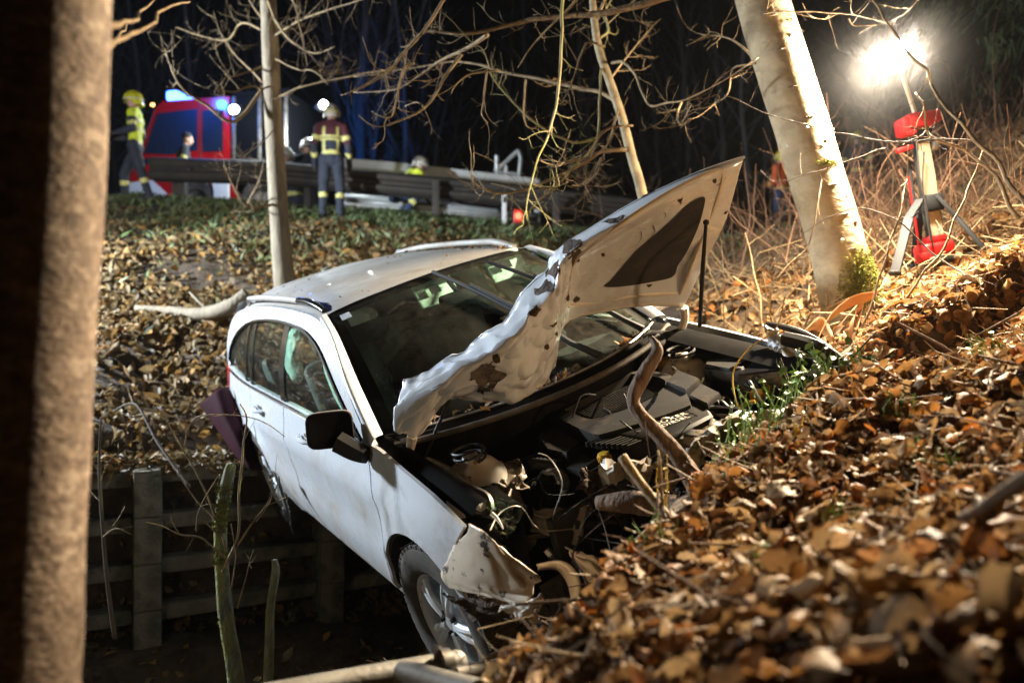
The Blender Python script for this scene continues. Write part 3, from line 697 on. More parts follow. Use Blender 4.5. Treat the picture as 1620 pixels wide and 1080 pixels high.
# wheels
def wheel(cx, cy, side, steer=0, parent=car):
    w = thing('wheel', None, None, (cx, cy, .325)); w.parent = parent; w.rotation_euler = (0, 0, R_(steer))
    M = Matrix.Rotation(PI/2*(1 if side < 0 else -1), 4, 'X')        # local z -> outward
    prof = [(.215, -.09), (.235, -.105), (.29, -.113), (.322, -.100), (.334, -.078), (.337, 0), (.334, .078), (.322, .100), (.29, .113), (.235, .105), (.215, .09)]
    b = MB(); b.lathe(prof, M, 64)
    r = np.random.default_rng(4)
    for k in range(46):                                             # tread and shoulder blocks
        for row, (h, wd) in enumerate(((-.082, .034), (-.040, .030), (0, .030), (.040, .030), (.082, .034))):
            a = 2*PI*(k+.5*(row % 2))/46; q = Matrix.Rotation(a, 4, 'Z'); 
            bb = MB(); bb.box((.337 if abs(h) < .08 else .331, 0, h), (.014, .034, wd), None, 0); b.add([M @ q @ Vector(p) for p in bb.v], bb.f)
    b.build('tyre', m_rubber, w, smooth=True)
    rim = MB(); rim.lathe([(.222, -.07), (.210, -.06), (.195, 0), (.200, .06), (.212, .085), (.222, .092), (.224, .086), (.214, .070)], M, 48)
    for k in range(5):
        for e in (-.13, .13):
            a = 2*PI*k/5+e
            p0 = Vector((math.cos(a-e*.5)*.045, math.sin(a-e*.5)*.045, .070)); p1 = Vector((math.cos(a)*.125, math.sin(a)*.125, .076)); p2 = Vector((math.cos(a)*.206, math.sin(a)*.206, .058))
            q = MB(); q.tube([p0, p1, p2], [.020, .0155, .0165], seg=8, n=4); rim.add([M @ Vector((p[0], p[1], p[2])) for p in q.v], q.f)
    rim.lathe([(.0, .082), (.026, .081), (.034, .074), (.062, .066), (.066, .040), (.06, .0), (0, 0)], M, 28)
    rim.build('rim', m_alloy, w)
    d = MB(); d.lathe([(0, -.02), (.150, -.02), (.150, -.035), (0, -.035)], M, 32); d.build('brake_disc', m_steel, w)
    for k in range(5):
        nb = MB(); a = 2*PI*(k+.5)/5; q = MB(); q.lathe([(0, .088), (.008, .088), (.0095, .062), (0, .062)], None, 6); nb.add([M @ (Vector(p)+Vector((math.cos(a)*.050, math.sin(a)*.050, 0))) for p in q.v], q.f)
        nb.build('wheel_nut', m_black, w)
    return w
wheel(1.285, -.80, -1, 4); wheel(1.285, .80, 1, 4); wheel(-1.37, -.80, -1); wheel(-1.37, .80, 1)
# interior
b = MB(); b.grid(lambda s, t: Vector((1.08-.55*s-.10*abs(t*2-1)**2, (t*2-1)*.74, .985-.02*s+.02*math.sin(PI*s)-.10*max(0, s-.75)*4*.5)), 10, 16)
b.grid(lambda s, t: Vector((.53-.10*abs(t*2-1)**2+.08*s, (t*2-1)*.74, .925-.45*s)), 4, 16); b.build('dashboard', m_int, car, smooth='all')
b = MB(); b.box((.20, 0, .60), (1.1, .24, .25), None, .05); b.build('centre_console', m_dusty, car)
b = MB(); b.box((.56, .02, 1.0), (.06, .30, .14), Matrix.Rotation(R_(-15), 3, 'Y'), .03); b.build('screen_bezel', m_dusty, car)
def seat(y):
    s = thing('front_seat', None, None, (-.35, y, .3)); s.parent = car
    b = MB(); b.box((.05, 0, .17), (.52, .50, .18), None, .07, seg=3); b.build('seat_cushion', m_seat, s)
    b = MB(); b.box((-.28, 0, .50), (.15, .48, .62), Matrix.Rotation(R_(-16), 3, 'Y'), .06, seg=3); b.build('seat_back', m_seat, s)
    b = MB(); b.box((-.40, 0, .90), (.10, .27, .19), Matrix.Rotation(R_(-12), 3, 'Y'), .045, seg=3); b.build('headrest', m_seat, s)
    return s
seat(-.38); seat(.38)
b = MB(); b.box((-1.35, 0, .48), (.5, 1.3, .18), None, .06); b.box((-1.62, 0, .80), (.16, 1.28, .55), Matrix.Rotation(R_(-18), 3, 'Y'), .06); b.build('rear_bench', m_seat, car)
b = MB(); M = Matrix.Translation((.33, .38, .93)) @ Matrix.Rotation(R_(68), 4, 'Y')
b.tube([M @ Vector((.185*math.cos(a), .185*math.sin(a), 0)) for a in np.linspace(0, 2*PI, 33)], .015, seg=8, cap=False)
b.tube([M @ Vector((-.18, 0, 0)), M @ Vector((0, 0, .02)), M @ Vector((.18, 0, 0))], .02, seg=6); b.tube([M @ Vector((0, 0, .0)), M @ Vector((0, 0, .3))], .03, seg=8); b.build('steering_wheel', m_int, car)
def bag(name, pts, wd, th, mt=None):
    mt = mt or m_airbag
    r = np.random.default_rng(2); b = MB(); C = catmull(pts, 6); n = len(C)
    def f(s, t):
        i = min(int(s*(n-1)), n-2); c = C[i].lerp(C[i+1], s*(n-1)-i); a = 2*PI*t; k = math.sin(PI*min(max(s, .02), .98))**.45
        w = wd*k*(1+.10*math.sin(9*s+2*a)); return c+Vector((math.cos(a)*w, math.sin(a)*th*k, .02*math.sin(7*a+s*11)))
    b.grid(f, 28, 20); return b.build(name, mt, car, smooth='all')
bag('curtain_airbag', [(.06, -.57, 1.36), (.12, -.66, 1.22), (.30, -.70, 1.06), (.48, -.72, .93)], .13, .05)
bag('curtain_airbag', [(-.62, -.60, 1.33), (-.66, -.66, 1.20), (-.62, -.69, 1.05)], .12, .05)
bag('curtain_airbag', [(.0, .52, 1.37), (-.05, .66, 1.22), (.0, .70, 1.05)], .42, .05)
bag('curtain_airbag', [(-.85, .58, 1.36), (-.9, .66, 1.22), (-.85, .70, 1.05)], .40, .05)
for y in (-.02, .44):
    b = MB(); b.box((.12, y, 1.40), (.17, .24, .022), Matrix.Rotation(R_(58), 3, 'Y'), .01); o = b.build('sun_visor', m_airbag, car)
    b = MB(); b.box((.165, y-.02, 1.41), (.045, .06, .004), Matrix.Rotation(R_(58), 3, 'Y')); b.build('visor_label', m_int, car)
b = MB(); b.box((.34, 0, 1.36), (.03, .23, .065), None, .02); b.tube([(.34, 0, 1.38), (.27, 0, 1.44)], .015, seg=6); b.build('rear_view_mirror', m_int, car)
# ------------------------------------------------------------------ torn bonnet
def surf(rows, n=6):
    """rows of control points -> smooth grid function f(s along row, t across rows)"""
    G = [catmull(r, n) for r in rows]; m = len(G[0]); cols = [catmull([g[i] for g in G], n) for i in range(m)]; k = len(cols[0])
    def f(s, t):
        a = s*(m-1); i = min(int(a), m-2); a -= i; c = t*(k-1); j = min(int(c), k-2); c -= j
        return cols[i][j].lerp(cols[i+1][j], a).lerp(cols[i][j+1].lerp(cols[i+1][j+1], a), c)
    return f
HR = [[(1080,486,3.86),(1015,484,3.76),(952,494,3.66),(893,512,3.55),(872,592,3.36),(808,634,3.24),(722,628,3.24),(655,692,3.24)],
      [(1112,420,3.68),(1040,422,3.58),(970,440,3.50),(903,468,3.40),(876,545,3.24),(815,604,3.14),(716,618,3.16),(640,690,3.20)],
      [(1148,345,3.36),(1070,352,3.26),(990,372,3.22),(905,425,3.22),(872,500,3.16),(806,560,3.10),(708,604,3.14),(624,680,3.20)],
      [(1168,272,3.10),(1096,296,3.02),(1002,345,3.00),(906,402,3.06),(872,456,3.10),(800,540,3.06),(706,588,3.16),(628,640,3.22)],
      [(1178,248,3.08),(1098,276,3.05),(1000,322,3.06),(896,388,3.14),(858,432,3.22),(780,522,3.24),(700,578,3.26),(640,606,3.28)]]
hf0 = surf([[cw(*p) for p in r] for r in HR])
def hood_f(s, t):
    p = hf0(s, t); k = min(1, max(0, (s-.38)/.12))
    q1 = noise.noise(Vector((s*8, t*3.1, 1)))*.6; q2 = noise.noise(Vector((s*17, t*7, 4)))
    n = (abs(q1)-.2)*.060*k+(abs(q2)-.2)*.026*k+noise.noise(Vector((s*40, t*15, 9)))*.004*k+noise.noise(Vector((s*6, t*5, 7)))*.007
    d_ = noise.voronoi(Vector((s*8.5+t*1.2, t*2.6-s*1.4, 2.3)))[0]; d2 = noise.voronoi(Vector((s*19, t*7+s*3, 5.1)))[0]
    n += (min(d_[1]-d_[0], .4)-.15)*.046*k+(min(d2[1]-d2[0], .3)-.1)*.008*k
    return p+Vector((.55, -.2, -.75))*n
b = MB(); b.grid(hood_f, 190, 84); hood = b.build('bonnet', m_paint, car, smooth='all'); hood.data.set_sharp_from_angle(angle=R_(16))
hood.data.materials.append(m_primer)
md = hood.modifiers.new('s', 'SOLIDIFY'); md.thickness = .010; md.offset = 0; md.use_rim = True
# the reinforced inner skin: rolled hem along the open edges and a raised rib
_hs = [(i/150, j/70) for i in range(151) for j in range(71)]; _hp = np.array([tuple(CM @ hood_f(*q)) for q in _hs]); _hu = np.stack([810+FPX*_hp[:, 0]/_hp[:, 1], 540-FPX*_hp[:, 2]/_hp[:, 1]], 1)
def hood_st(u, v):
    """place on the bonnet (s,t) seen at a pixel"""
    d = np.hypot(_hu[:, 0]-u, _hu[:, 1]-v); k = int(np.argmin(d+8*(_hp[:, 1]-2.9))); return _hs[k]
def hood_patch(name, px, mt, lift, n=14, jag=0):
    """outline seen at pixels, laid just proud of the side of the bonnet that shows"""
    r = np.random.default_rng(int(px[0][0])); L = [Vector((*hood_st(*p), 0)) for p in px]; L = catmull(L, n, True)
    c0 = sum(L, Vector())/len(L); b = MB(); rings = 6; N = len(L)
    for q in range(rings+1):
        for i, p in enumerate(L):
            w = q/rings; pp = c0.lerp(p, w)
            if jag and q == rings: pp = pp+Vector((r.normal()*jag*.5, r.normal()*jag, 0))
            e = .004; P = hood_f(pp.x, pp.y); n_ = (hood_f(min(pp.x+e, 1), pp.y)-P).cross(hood_f(pp.x, min(pp.y+e, 1))-P).normalized()
            b.v.append(tuple(P+n_*lift if (CM @ (P+n_*.01)).length < (CM @ P).length else P-n_*lift))
    for q in range(rings):
        for i in range(N): b.f.append((q*N+i, q*N+(i+1) % N, (q+1)*N+(i+1) % N, (q+1)*N+i)); b.m.append(0)
    return b.build(name, mt, hood, smooth='all')
hood_patch('insulation_pad', [(956,451), (966,441), (1000,402), (1045,362), (1085,322), (1111,309), (1108,335), (1088,392), (1074,418), (1060,436), (1010,447)], m_insul, .008)
m_scrape = mat('scraped_steel', (.17, .14, .115), .55, metal=.3, c2=(.06, .045, .035), scale=28, stretch=(1, .25, 1), thr=(.4, .6), bump=.4, bscale=60)
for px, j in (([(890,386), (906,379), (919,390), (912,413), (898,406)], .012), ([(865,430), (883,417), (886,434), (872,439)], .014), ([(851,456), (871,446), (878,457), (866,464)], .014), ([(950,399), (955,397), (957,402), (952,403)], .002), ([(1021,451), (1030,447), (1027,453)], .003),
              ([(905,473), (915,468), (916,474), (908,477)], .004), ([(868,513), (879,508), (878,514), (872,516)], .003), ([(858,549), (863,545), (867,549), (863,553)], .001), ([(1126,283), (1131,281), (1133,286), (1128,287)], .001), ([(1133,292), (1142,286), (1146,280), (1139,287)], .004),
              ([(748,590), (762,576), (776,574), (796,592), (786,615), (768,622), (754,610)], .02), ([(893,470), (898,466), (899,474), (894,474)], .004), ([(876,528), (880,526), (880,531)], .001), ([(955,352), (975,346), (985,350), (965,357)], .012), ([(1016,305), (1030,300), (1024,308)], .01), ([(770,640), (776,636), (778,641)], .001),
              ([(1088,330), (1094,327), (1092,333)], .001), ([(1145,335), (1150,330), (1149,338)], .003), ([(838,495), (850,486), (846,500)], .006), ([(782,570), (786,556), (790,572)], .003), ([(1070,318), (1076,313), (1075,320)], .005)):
    big = px[0] == (748, 590); hood_patch('scraped_patch' if big else 'mud_hole_patch', px, m_scrape if big else m_mud, .0065, 5, j)  # mud flecks, plus holes in the skin drawn as dark patches
def hood_pipe(name, sts, rad, mt, n=5, lift=.008):
    b = MB(); P = [hood_f(a, c) for a, c in sts]; P = [p+((CMI @ Vector((0, 0, 0)))-p).normalized()*lift for p in P]; b.tube(P, rad, seg=6, n=n); return b.build(name, mt, hood)
hood_pipe('hem', [(s_, .985) for s_ in np.linspace(0, 1, 40)], .006, m_paint, 1, .002)
hood_pipe('hem', [(s_, .02) for s_ in np.linspace(0, 1, 40)], .006, m_primer, 1, .002)
hood_pipe('stiffener_rib', [(.04, .10), (.055, .4), (.06, .7), (.09, .86), (.2, .84), (.32, .76), (.42, .60), (.455, .36)], .012, m_primer, 5, .0)
hood_pipe('stiffener_rib', [(.05, .10), (.2, .10), (.36, .12), (.44, .2), (.455, .36)], .010, m_primer, 5, .0)
for sq_ in ([(.245, .50), (.235, .44), (.245, .40)], [(.215, .52), (.20, .47), (.212, .42)], [(.20, .61), (.19, .585), (.187, .56)]): hood_pipe('wire_clip', sq_, .0018, m_chrome, 4, .014)
b = MB(); b.tube([cw(1117, 352, 3.27), cw(1112, 420, 3.42), cw(1107, 515, 3.72)], [.007, .010, .010], seg=8); b.ellipsoid(cw(1117, 352, 3.27), (.013, .013, .013)); b.build('gas_strut', m_black, car)
b = MB(); b.tube([cw(714, 626, 3.2), cw(690, 680, 3.25), cw(667, 738, 3.3)], [.007, .007, .004], seg=8); b.build('gas_strut', m_black, car)
for pts in ([(1082, 486, 3.85), (1083, 505, 3.88), (1075, 525, 3.9), (1066, 530, 3.92)], [(652, 690, 3.22), (650, 704, 3.24), (646, 716, 3.26), (642, 712, 3.28)]):
    b = MB(); b.tube([cw(*p) for p in pts], [.022, .020, .018, .016], seg=8, n=4); b.build('bonnet_hinge', m_primer, car)
# crushed corner of the right fender, folded towards the front
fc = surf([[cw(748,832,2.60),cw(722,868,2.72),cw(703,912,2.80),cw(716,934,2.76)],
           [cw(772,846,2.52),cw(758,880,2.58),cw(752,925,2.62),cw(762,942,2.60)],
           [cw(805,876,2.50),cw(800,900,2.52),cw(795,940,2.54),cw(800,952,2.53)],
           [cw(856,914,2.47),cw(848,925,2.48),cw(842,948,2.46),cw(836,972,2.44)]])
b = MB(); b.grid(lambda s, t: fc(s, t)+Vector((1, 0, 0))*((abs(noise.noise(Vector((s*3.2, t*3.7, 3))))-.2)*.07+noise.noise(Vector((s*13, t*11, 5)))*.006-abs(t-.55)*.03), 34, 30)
o = b.build('crushed_fender_corner', mat('warm_lit_muddy_paint', (.62, .52, .40), .4, coat=.15, c2=(.48, .38, .28), scale=6, c3=(.03, .017, .010), scale3=11, thr3=(.56, .60)), car, smooth='all'); o.modifiers.new('s', 'SOLIDIFY').thickness = .006  # warm lamplight put into the beige base; the mud splashes lie over it
b = MB(); r = np.random.default_rng(3)
def rag(a, c, d, e, m, seed, nm='torn_liner', amp=.03):
    f = surf([[a, a.lerp(c, .5), c], [a.lerp(d, .5)+Vector((.02, 0, .02)), (a+c+d+e)/4+Vector((.03, 0, 0)), c.lerp(e, .5)], [d, d.lerp(e, .5), e]])
    q = MB(); q.grid(lambda s, t: f(s, t)+Vector((noise.noise(Vector((s*5, t*5, seed))), noise.noise(Vector((s*5, t*5, seed+5))), noise.noise(Vector((s*6, t*4, seed+9)))))*amp, 18, 18)
    o = q.build(nm, m, car, smooth='all'); o.modifiers.new('s', 'SOLIDIFY').thickness = .004; return o
rag(cw(700, 940, 2.75), cw(842, 950, 2.5), cw(740, 975, 2.75), cw(868, 990, 2.45), m_mud, 4)
rag(cw(790, 962, 2.5), cw(860, 945, 2.42), cw(815, 980, 2.5), cw(850, 975, 2.42), m_primer, 7)
# headlamp and bumper fragments under the nose
q = [cw(*p) for p in ((848, 893, 2.74), (885, 887, 2.70), (910, 903, 2.67), (922, 940, 2.64), (922, 988, 2.62))]; C = catmull(q, 8); N = len(C); b = MB()
for i, c in enumerate(C): w_ = .045-.02*abs(i/N-.4); dv = Vector((-.5, .2, -.75)).lerp(Vector((-.3, -.9, -.2)), i/N).normalized(); b.v += [tuple(c), tuple(c+dv*w_*.5+Vector((.012, 0, 0))), tuple(c+dv*w_*1.3)]
b.f = [(3*i+j, 3*i+j+1, 3*i+j+4, 3*i+j+3) for i in range(N-1) for j in (0, 1)]; b.m = [0]*len(b.f); o = b.build('bumper_bracket', m_primer, car); o.modifiers.new('s', 'SOLIDIFY').thickness = .006
rag(cw(893, 865, 2.75), cw(955, 885, 2.66), cw(930, 930, 2.7), cw(975, 935, 2.6), m_primer, 12, 'bumper_fragment', .02)
rag(cw(845, 805, 2.95), cw(935, 800, 2.85), cw(838, 838, 2.95), cw(915, 862, 2.85), mat('slotted_liner', (.16, .13, .10), .6, c2=(.07, .055, .04), scale=30, stretch=(1, 1, .15)), 2, 'cooling_duct', .012)
# ------------------------------------------------------------------ engine bay
m_print = mat('white_print', (.55, .52, .46), .6)
m_shield = mat('dirty_shield', (.34, .29, .22), .5, c2=(.16, .12, .08), scale=9, c3=(.03, .02, .013), scale3=8, thr3=(.5, .58))
bay = thing('engine', None, None); bay.parent = car
def B(name, c, size, mt, rot=None, bevel=.012, parent=bay):
    b = MB(); b.box((0, 0, 0), size, None, bevel, seg=2); o = b.build(name, mt, parent); o.location = c
    if rot: o.rotation_euler = [R_(a) for a in rot]
    return o
def T(name, pts, rad, mt, seg=8, n=5, parent=bay):
    b = MB(); b.tube(pts, rad, seg=seg, n=n); return b.build(name, mt, parent)
# bulkhead, scuttle, inner wings, slam panel
bw = MB(); bw.grid(lambda s, t: Vector((1.13-.25*abs(t*2-1)**2.1+.05*math.sin(PI*s), (t*2-1)*.78, 1.0-.70*s)), 10, 16); m_matt = mat('matt_black', (.006, .006, .006), .9, c2=(.012, .011, .010), scale=7, spec=.1, ior=1.12); bw.build('bulkhead', m_matt, car, smooth='all')
bw = MB(); bw.grid(lambda s, t: Vector((1.105-.26*abs(t*2-1)**2.1+.13*s, (t*2-1)*.77, 1.004-.04*s-.010*math.sin(6*PI*s))), 10, 22); bw.build('scuttle_panel', m_matt, car, smooth='all')
b = MB(); b.tube([(1.235-.26*abs(q)**2.1, q*.77, .975) for q in np.linspace(-1, 1, 20)], .014, seg=8); b.build('bonnet_seal', m_rubber, car)
b = MB(); b.tube([(1.16-.26*abs(q)**2.1, q*.75, 1.004) for q in np.linspace(-.96, .96, 20)], .006, seg=6); b.build('scuttle_strip', m_steel, car)
m_matt = mat('matt_black', (.006, .006, .006), .9, c2=(.012, .011, .010), scale=7, spec=.1, ior=1.12)  # near-black matt finish for bulkhead, scuttle, inner wings and engine block
for side in (-1, 1):
    x1 = 1.98 if side > 0 else 1.62
    iw = MB(); iw.grid(lambda s, t: Vector((.92+(x1-.92)*s, side*(.60-.0*s+.03*math.sin(PI*t)), ((.88 if side < 0 else .95)-.10*s)-.42*t)), 14, 8)
    iw.grid(lambda s, t: Vector((.92+(x1-.92)*s, side*(.60+.17*t), (.90 if side < 0 else .955)-.105*s+.012*math.sin(PI*t)-.01*t)), 14, 5)
    iw.build('inner_wing', m_matt, car, smooth='all')
    b = MB(); b.grid(lambda s, t: Vector((.88+(x1-.88)*s, side*((.62 if side > 0 else .74)+(.195 if side > 0 else .075)*t-.02*s), (.99-.125*s)-.02*t+.02*math.sin(PI*t))), 16, 6); o = b.build('wing_seal_cover', m_matt, car, smooth='all')
# left wing's folded front end and its white inner face
rag(cw(1228, 535, 3.42), cw(1334, 582, 3.22), cw(1240, 600, 3.30), cw(1318, 612, 3.14), m_primer, 3, 'buckled_inner_wing', .02)
rag(cw(1206, 513, 3.50), cw(1240, 530, 3.38), cw(1214, 545, 3.48), cw(1236, 556, 3.36), m_paint, 6, 'torn_flange', .02)
b = MB(); b.tube([cw(1214, 512, 3.5), cw(1262, 524, 3.38), cw(1310, 552, 3.26), cw(1338, 580, 3.20)], [.012, .016, .018, .014], seg=8, n=4); b.build('wing_edge', m_black, car)
b = MB(); b.tube([cw(1240, 535, 3.36), cw(1290, 550, 3.26), cw(1336, 584, 3.18), cw(1334, 600, 3.14)], [.03, .036, .036, .02], seg=8, n=4); b.build('wing_fold', m_black, car)
# engine cover: intercooler frame with slotted core
cz = .885
fr = MB(); O = [(1.10, .40), (1.34, .42), (1.665, .22), (1.70, .13), (1.60, -.14), (1.52, -.19), (1.20, -.13), (1.14, -.08)]; I = [(1.145, .355), (1.33, .36), (1.44, .29), (1.50, .11), (1.44, -.06), (1.39, -.10), (1.235, -.075), (1.19, -.04)]
O = spl(O+[O[0]], 4); I = spl(I+[I[0]], 4); n = len(O)
fr.add([(a, c, cz-.06) for a, c in O]+[(a*.995+.007, c*.98, cz) for a, c in O]+[(a, c, cz+.004) for a, c in I]+[(a, c, cz-.05) for a, c in I], [(k*n+i, k*n+i+1, (k+1)*n+i+1, (k+1)*n+i) for k in range(3) for i in range(n-1)])
fr.build('intercooler_frame', m_dusty, bay)
core = MB(); core.add([(a, c, cz-.045) for a, c in I], [tuple(range(len(I)-1))]); core.build('intercooler_core', m_black, bay)
fn_ = MB()
for k in range(17):
    x = 1.19+k*.017; fn_.box((x, .13-.20*(x-1.3), cz-.034), (.005, .36-.25*(x-1.19), .016))
fn_.build('cooling_fins', m_dusty, bay)
def slab(name, poly, z0, z1, mt, parent=bay, taper=.93):
    n = len(poly); c = np.mean(poly, 0); b = MB()
    b.add([(a, q, z0) for a, q in poly]+[(a, q, z1-.010) for a, q in poly]+[(c[0]+(a-c[0])*taper, c[1]+(q-c[1])*taper, z1) for a, q in poly],
          [tuple(range(2*n, 3*n))]+[(k*n+i, k*n+(i+1) % n, (k+1)*n+(i+1) % n, (k+1)*n+i) for k in (0, 1) for i in range(n)])
    return b.build(name, mt, parent)
slab('engine_cover', [(1.49, .28), (1.63, .21), (1.73, .235), (1.84, .16), (1.84, -.06), (1.76, -.12), (1.60, -.13), (1.53, .0)], .74, .872, m_dusty)
slab('cover_block', [(1.38, .43), (1.56, .38), (1.60, .26), (1.44, .30)], .74, .905, m_dusty)
slab('cover_block', [(1.58, .365), (1.74, .31), (1.78, .20), (1.63, .245)], .74, .89, m_dusty)
slab('cover_block', [(1.17, -.13), (1.28, -.15), (1.46, -.20), (1.50, -.30), (1.38, -.31), (1.19, -.24)], .66, .84, m_dusty)
slab('cover_block', [(1.44, -.22), (1.58, -.22), (1.60, -.31), (1.52, -.33)], .66, .80, m_dusty)
gr = MB()
for k in range(9): q = k*.024; gr.box((1.565+q*.95, -.165+q*.30, .858), (.010, .14, .018), Matrix.Rotation(R_(-15), 3, 'Z'))
gr.build('cover_ribs', m_dusty, bay)
# lettering plate on the cover
def text(name, body, M, size, mt, parent, ext=.0008, align='CENTER'):
    cu = bpy.data.curves.new(name, 'FONT'); cu.body = body; cu.size = size; cu.extrude = ext; cu.align_x = align; cu.align_y = 'CENTER'; cu.space_character = 1.12
    o = bpy.data.objects.new(name, cu); COL.objects.link(o); dg = bpy.context.evaluated_depsgraph_get()
    me = bpy.data.meshes.new_from_object(o.evaluated_get(dg)); bpy.data.objects.remove(o); me.materials.clear(); me.materials.append(mt)
    o = bpy.data.objects.new(name, me); COL.objects.link(o); o.parent = parent; o.matrix_basis = M; return o
m_print = MATS.get('white_print') or mat('white_print', (.55, .52, .46), .6); m_plate = mat('print_black', (.02, .02, .02), .5)
PM = Matrix.Translation((1.735, .055, .8735)) @ Matrix.Rotation(R_(75), 4, 'Z')
pl = MB(); 
text('engine_lettering', 'BOXER', PM @ Matrix.Translation((.0, .020, .001)), .040, m_print, bay)
text('engine_lettering', 'DIESEL', PM @ Matrix.Translation((.0, -.018, .001)), .036, m_print, bay)
b = MB()
for k in (-1, 0, 1): 
    q = [PM @ Vector((x, k*.037+.001, .0006)) for x in (-.085, .085)]; b.tube(q, .0012, seg=4)
for x in (-.085, .085): b.tube([PM @ Vector((x, y, .0006)) for y in (-.038, .038)], .0012, seg=4)
b.build('lettering_frame', m_print, bay)
# battery box, reservoirs, strut towers, hoses and the rest
slab('battery_box', [(1.36, .66), (1.44, .52), (1.66, .50), (1.80, .60), (1.72, .72), (1.46, .75)], .62, .885, m_gloss, taper=.97)
slab('battery_lid', [(1.37, .655), (1.445, .53), (1.60, .515), (1.60, .68), (1.46, .735)], .885, .90, m_dusty, taper=.97)
def jar(name, c, r, h, mt, capmt=None, capr=None):
    b = MB(); b.lathe([(0, 0), (r, 0), (r, h*.8), (r*.75, h), (0, h)], Matrix.Translation(c), 20); o = b.build(name, mt, bay)
    if capmt:
        capr = capr or r*.8; k = MB(); k.lathe([(0, h+.03), (capr*.9, h+.03), (capr, h+.022), (capr, h-.01), (0, h-.01)], Matrix.Translation(c), 18)
        for q in range(14): a = 2*PI*q/14; k.box(Vector(c)+Vector((math.cos(a)*capr, math.sin(a)*capr, h+.007)), (.005, .005, .026))
        k.build('screw_cap', capmt, bay)
    return o
m_tank = mat('translucent_tank', (.42, .36, .24), .5, c2=(.28, .22, .14), scale=9)
jar('fluid_reservoir', (1.13, .575, .72), .045, .13, m_tank, m_yellow, .038)
jar('washer_tank', (1.745, .50, .70), .030, .095, m_black, m_yellow, .027)
jar('coolant_tank', (1.735, .585, .70), .030, .10, m_black, m_yellow, .027)
jar('oil_filler', (1.60, -.20, .74), .024, .05, m_black, m_yellow, .025)
T('dipstick_grip', [(1.77, .34, .80), (1.80, .37, .825), (1.83, .395, .83)], .009, m_yellow)
for (x, y, m_) in ((1.27, .565, m_primer), (1.29, -.60, m_primer)):
    b = MB(); b.lathe([(.0, .955), (.03, .955), (.034, .94), (.05, .935), (.052, .925), (.085, .915), (.12, .87), (.15, .74), (.17, .55)], Matrix.Translation((x, y, -.03)), 28); b.build('strut_tower', m_, bay, smooth='all')
    b = MB(); b.tube([(x+.062*math.cos(a), y+.062*math.sin(a), .905+.004*a) for a in np.linspace(0, 4*PI, 40)], .006, seg=6); b.build('strut_spring', m_black, bay)
    b = MB()
    for k in range(3): a = 2*PI*k/3+.4; b.lathe([(0, .012), (.008, .012), (.01, 0), (0, 0)], Matrix.Translation((x+.055*math.cos(a), y+.055*math.sin(a), .905)), 6)
    b.build('tower_nuts', m_steel, bay)
T('brake_pipe', [(1.20, .60, .86), (1.27, .50, .885), (1.34, .46, .87), (1.39, .47, .83), (1.40, .49, .74)], .010, m_chrome)
T('hose', [(1.05, .52, .90), (1.10, .48, .93), (1.10, .60, .95), (1.02, .66, .94)], .03, m_dusty, 12)
T('intake_hose', [(.98, .56, .93), (1.04, .62, .95), (1.10, .68, .93)], [.045, .05, .045], m_dusty, 14)
T('radiator_hose', [(1.60, .14, .78), (1.75, .20, .84), (1.83, .26, .83), (1.90, .30, .80), (1.90, .36, .74)], .032, m_gloss, 12)
T('hose', [(1.42, -.06, .72), (1.52, -.26, .74), (1.62, -.30, .66)], .025, m_black, 10)
T('cable', [(1.70, .52, .82), (1.76, .46, .88), (1.84, .43, .80), (1.88, .50, .70)], .006, m_black)
r = np.random.default_rng(12)
for k in range(95):                                                  # looms and vacuum lines draped through the bay
    x0 = r.uniform(1.15, 1.85); y0 = r.uniform(-.55, .62); z0 = r.uniform(.60, .80)
    p = [Vector((x0, y0, z0))]
    d = Vector((r.normal()*.1, r.normal()*.12, 0))
    for q in range(4): d = d*.7+Vector((r.normal()*.05, r.normal()*.06, r.normal()*.035)); p.append(p[-1]+d)
    T('cable', p, float(r.choice([.002, .003, .003, .004, .006, .009])), [m_black, m_dusty, m_gloss, m_steel, m_gloss, m_black, m_print, m_yellow][int(r.integers(8)) if k % 6 == 0 else int(r.integers(5))], 6, 4)
for k in range(40):                                                  # brackets, plugs and castings
    B('bracket', (r.uniform(1.15, 1.85), r.uniform(-.55, .6), r.uniform(.52, .74)), (r.uniform(.03, .11), r.uniform(.03, .10), r.uniform(.03, .09)), [m_black, m_dusty, m_gloss, m_steel, m_dusty][int(r.integers(5))], (r.uniform(-30, 30), r.uniform(-30, 30), r.uniform(0, 180)), .006)
b = MB(); b.box((1.45, 0, .50), (.65, .9, .26), None, .05); b.build('engine_block', m_matt, bay)
# right side: fan-end of the intake duct, alternator, ribbed hose
b = MB(); M = Matrix.Translation((1.47, -.37, .74)) @ Matrix.Rotation(R_(70), 4, 'Y') @ Matrix.Rotation(R_(20), 4, 'X')
b.lathe([(.015, .05), (.016, .062), (.030, .06), (.034, .045), (.055, .045), (.062, .03), (.064, -.03), (.05, -.06), (0, -.06)], M, 24)
b.build('alternator', m_steel, bay)
for k in range(9): 
    pass
q = catmull([(1.28, -.34, .77), (1.38, -.36, .80), (1.48, -.33, .80)], 10); b = MB(); b.tube(q, [.020+.004*(i % 2) for i in range(len(q))], seg=10); b.build('ribbed_hose', m_black, bay)
rag(Vector((1.22, -.52, .84)), Vector((1.34, -.42, .83)), Vector((1.36, -.66, .82)), Vector((1.50, -.50, .78)), m_shield, 15, 'crumpled_heat_shield', .03)
T('headlamp_rim', [(1.10, -.70, .905), (1.25, -.69, .89), (1.40, -.70, .865), (1.52, -.68, .835), (1.58, -.71, .79)], [.014, .017, .016, .018, .012], m_steel, 8)
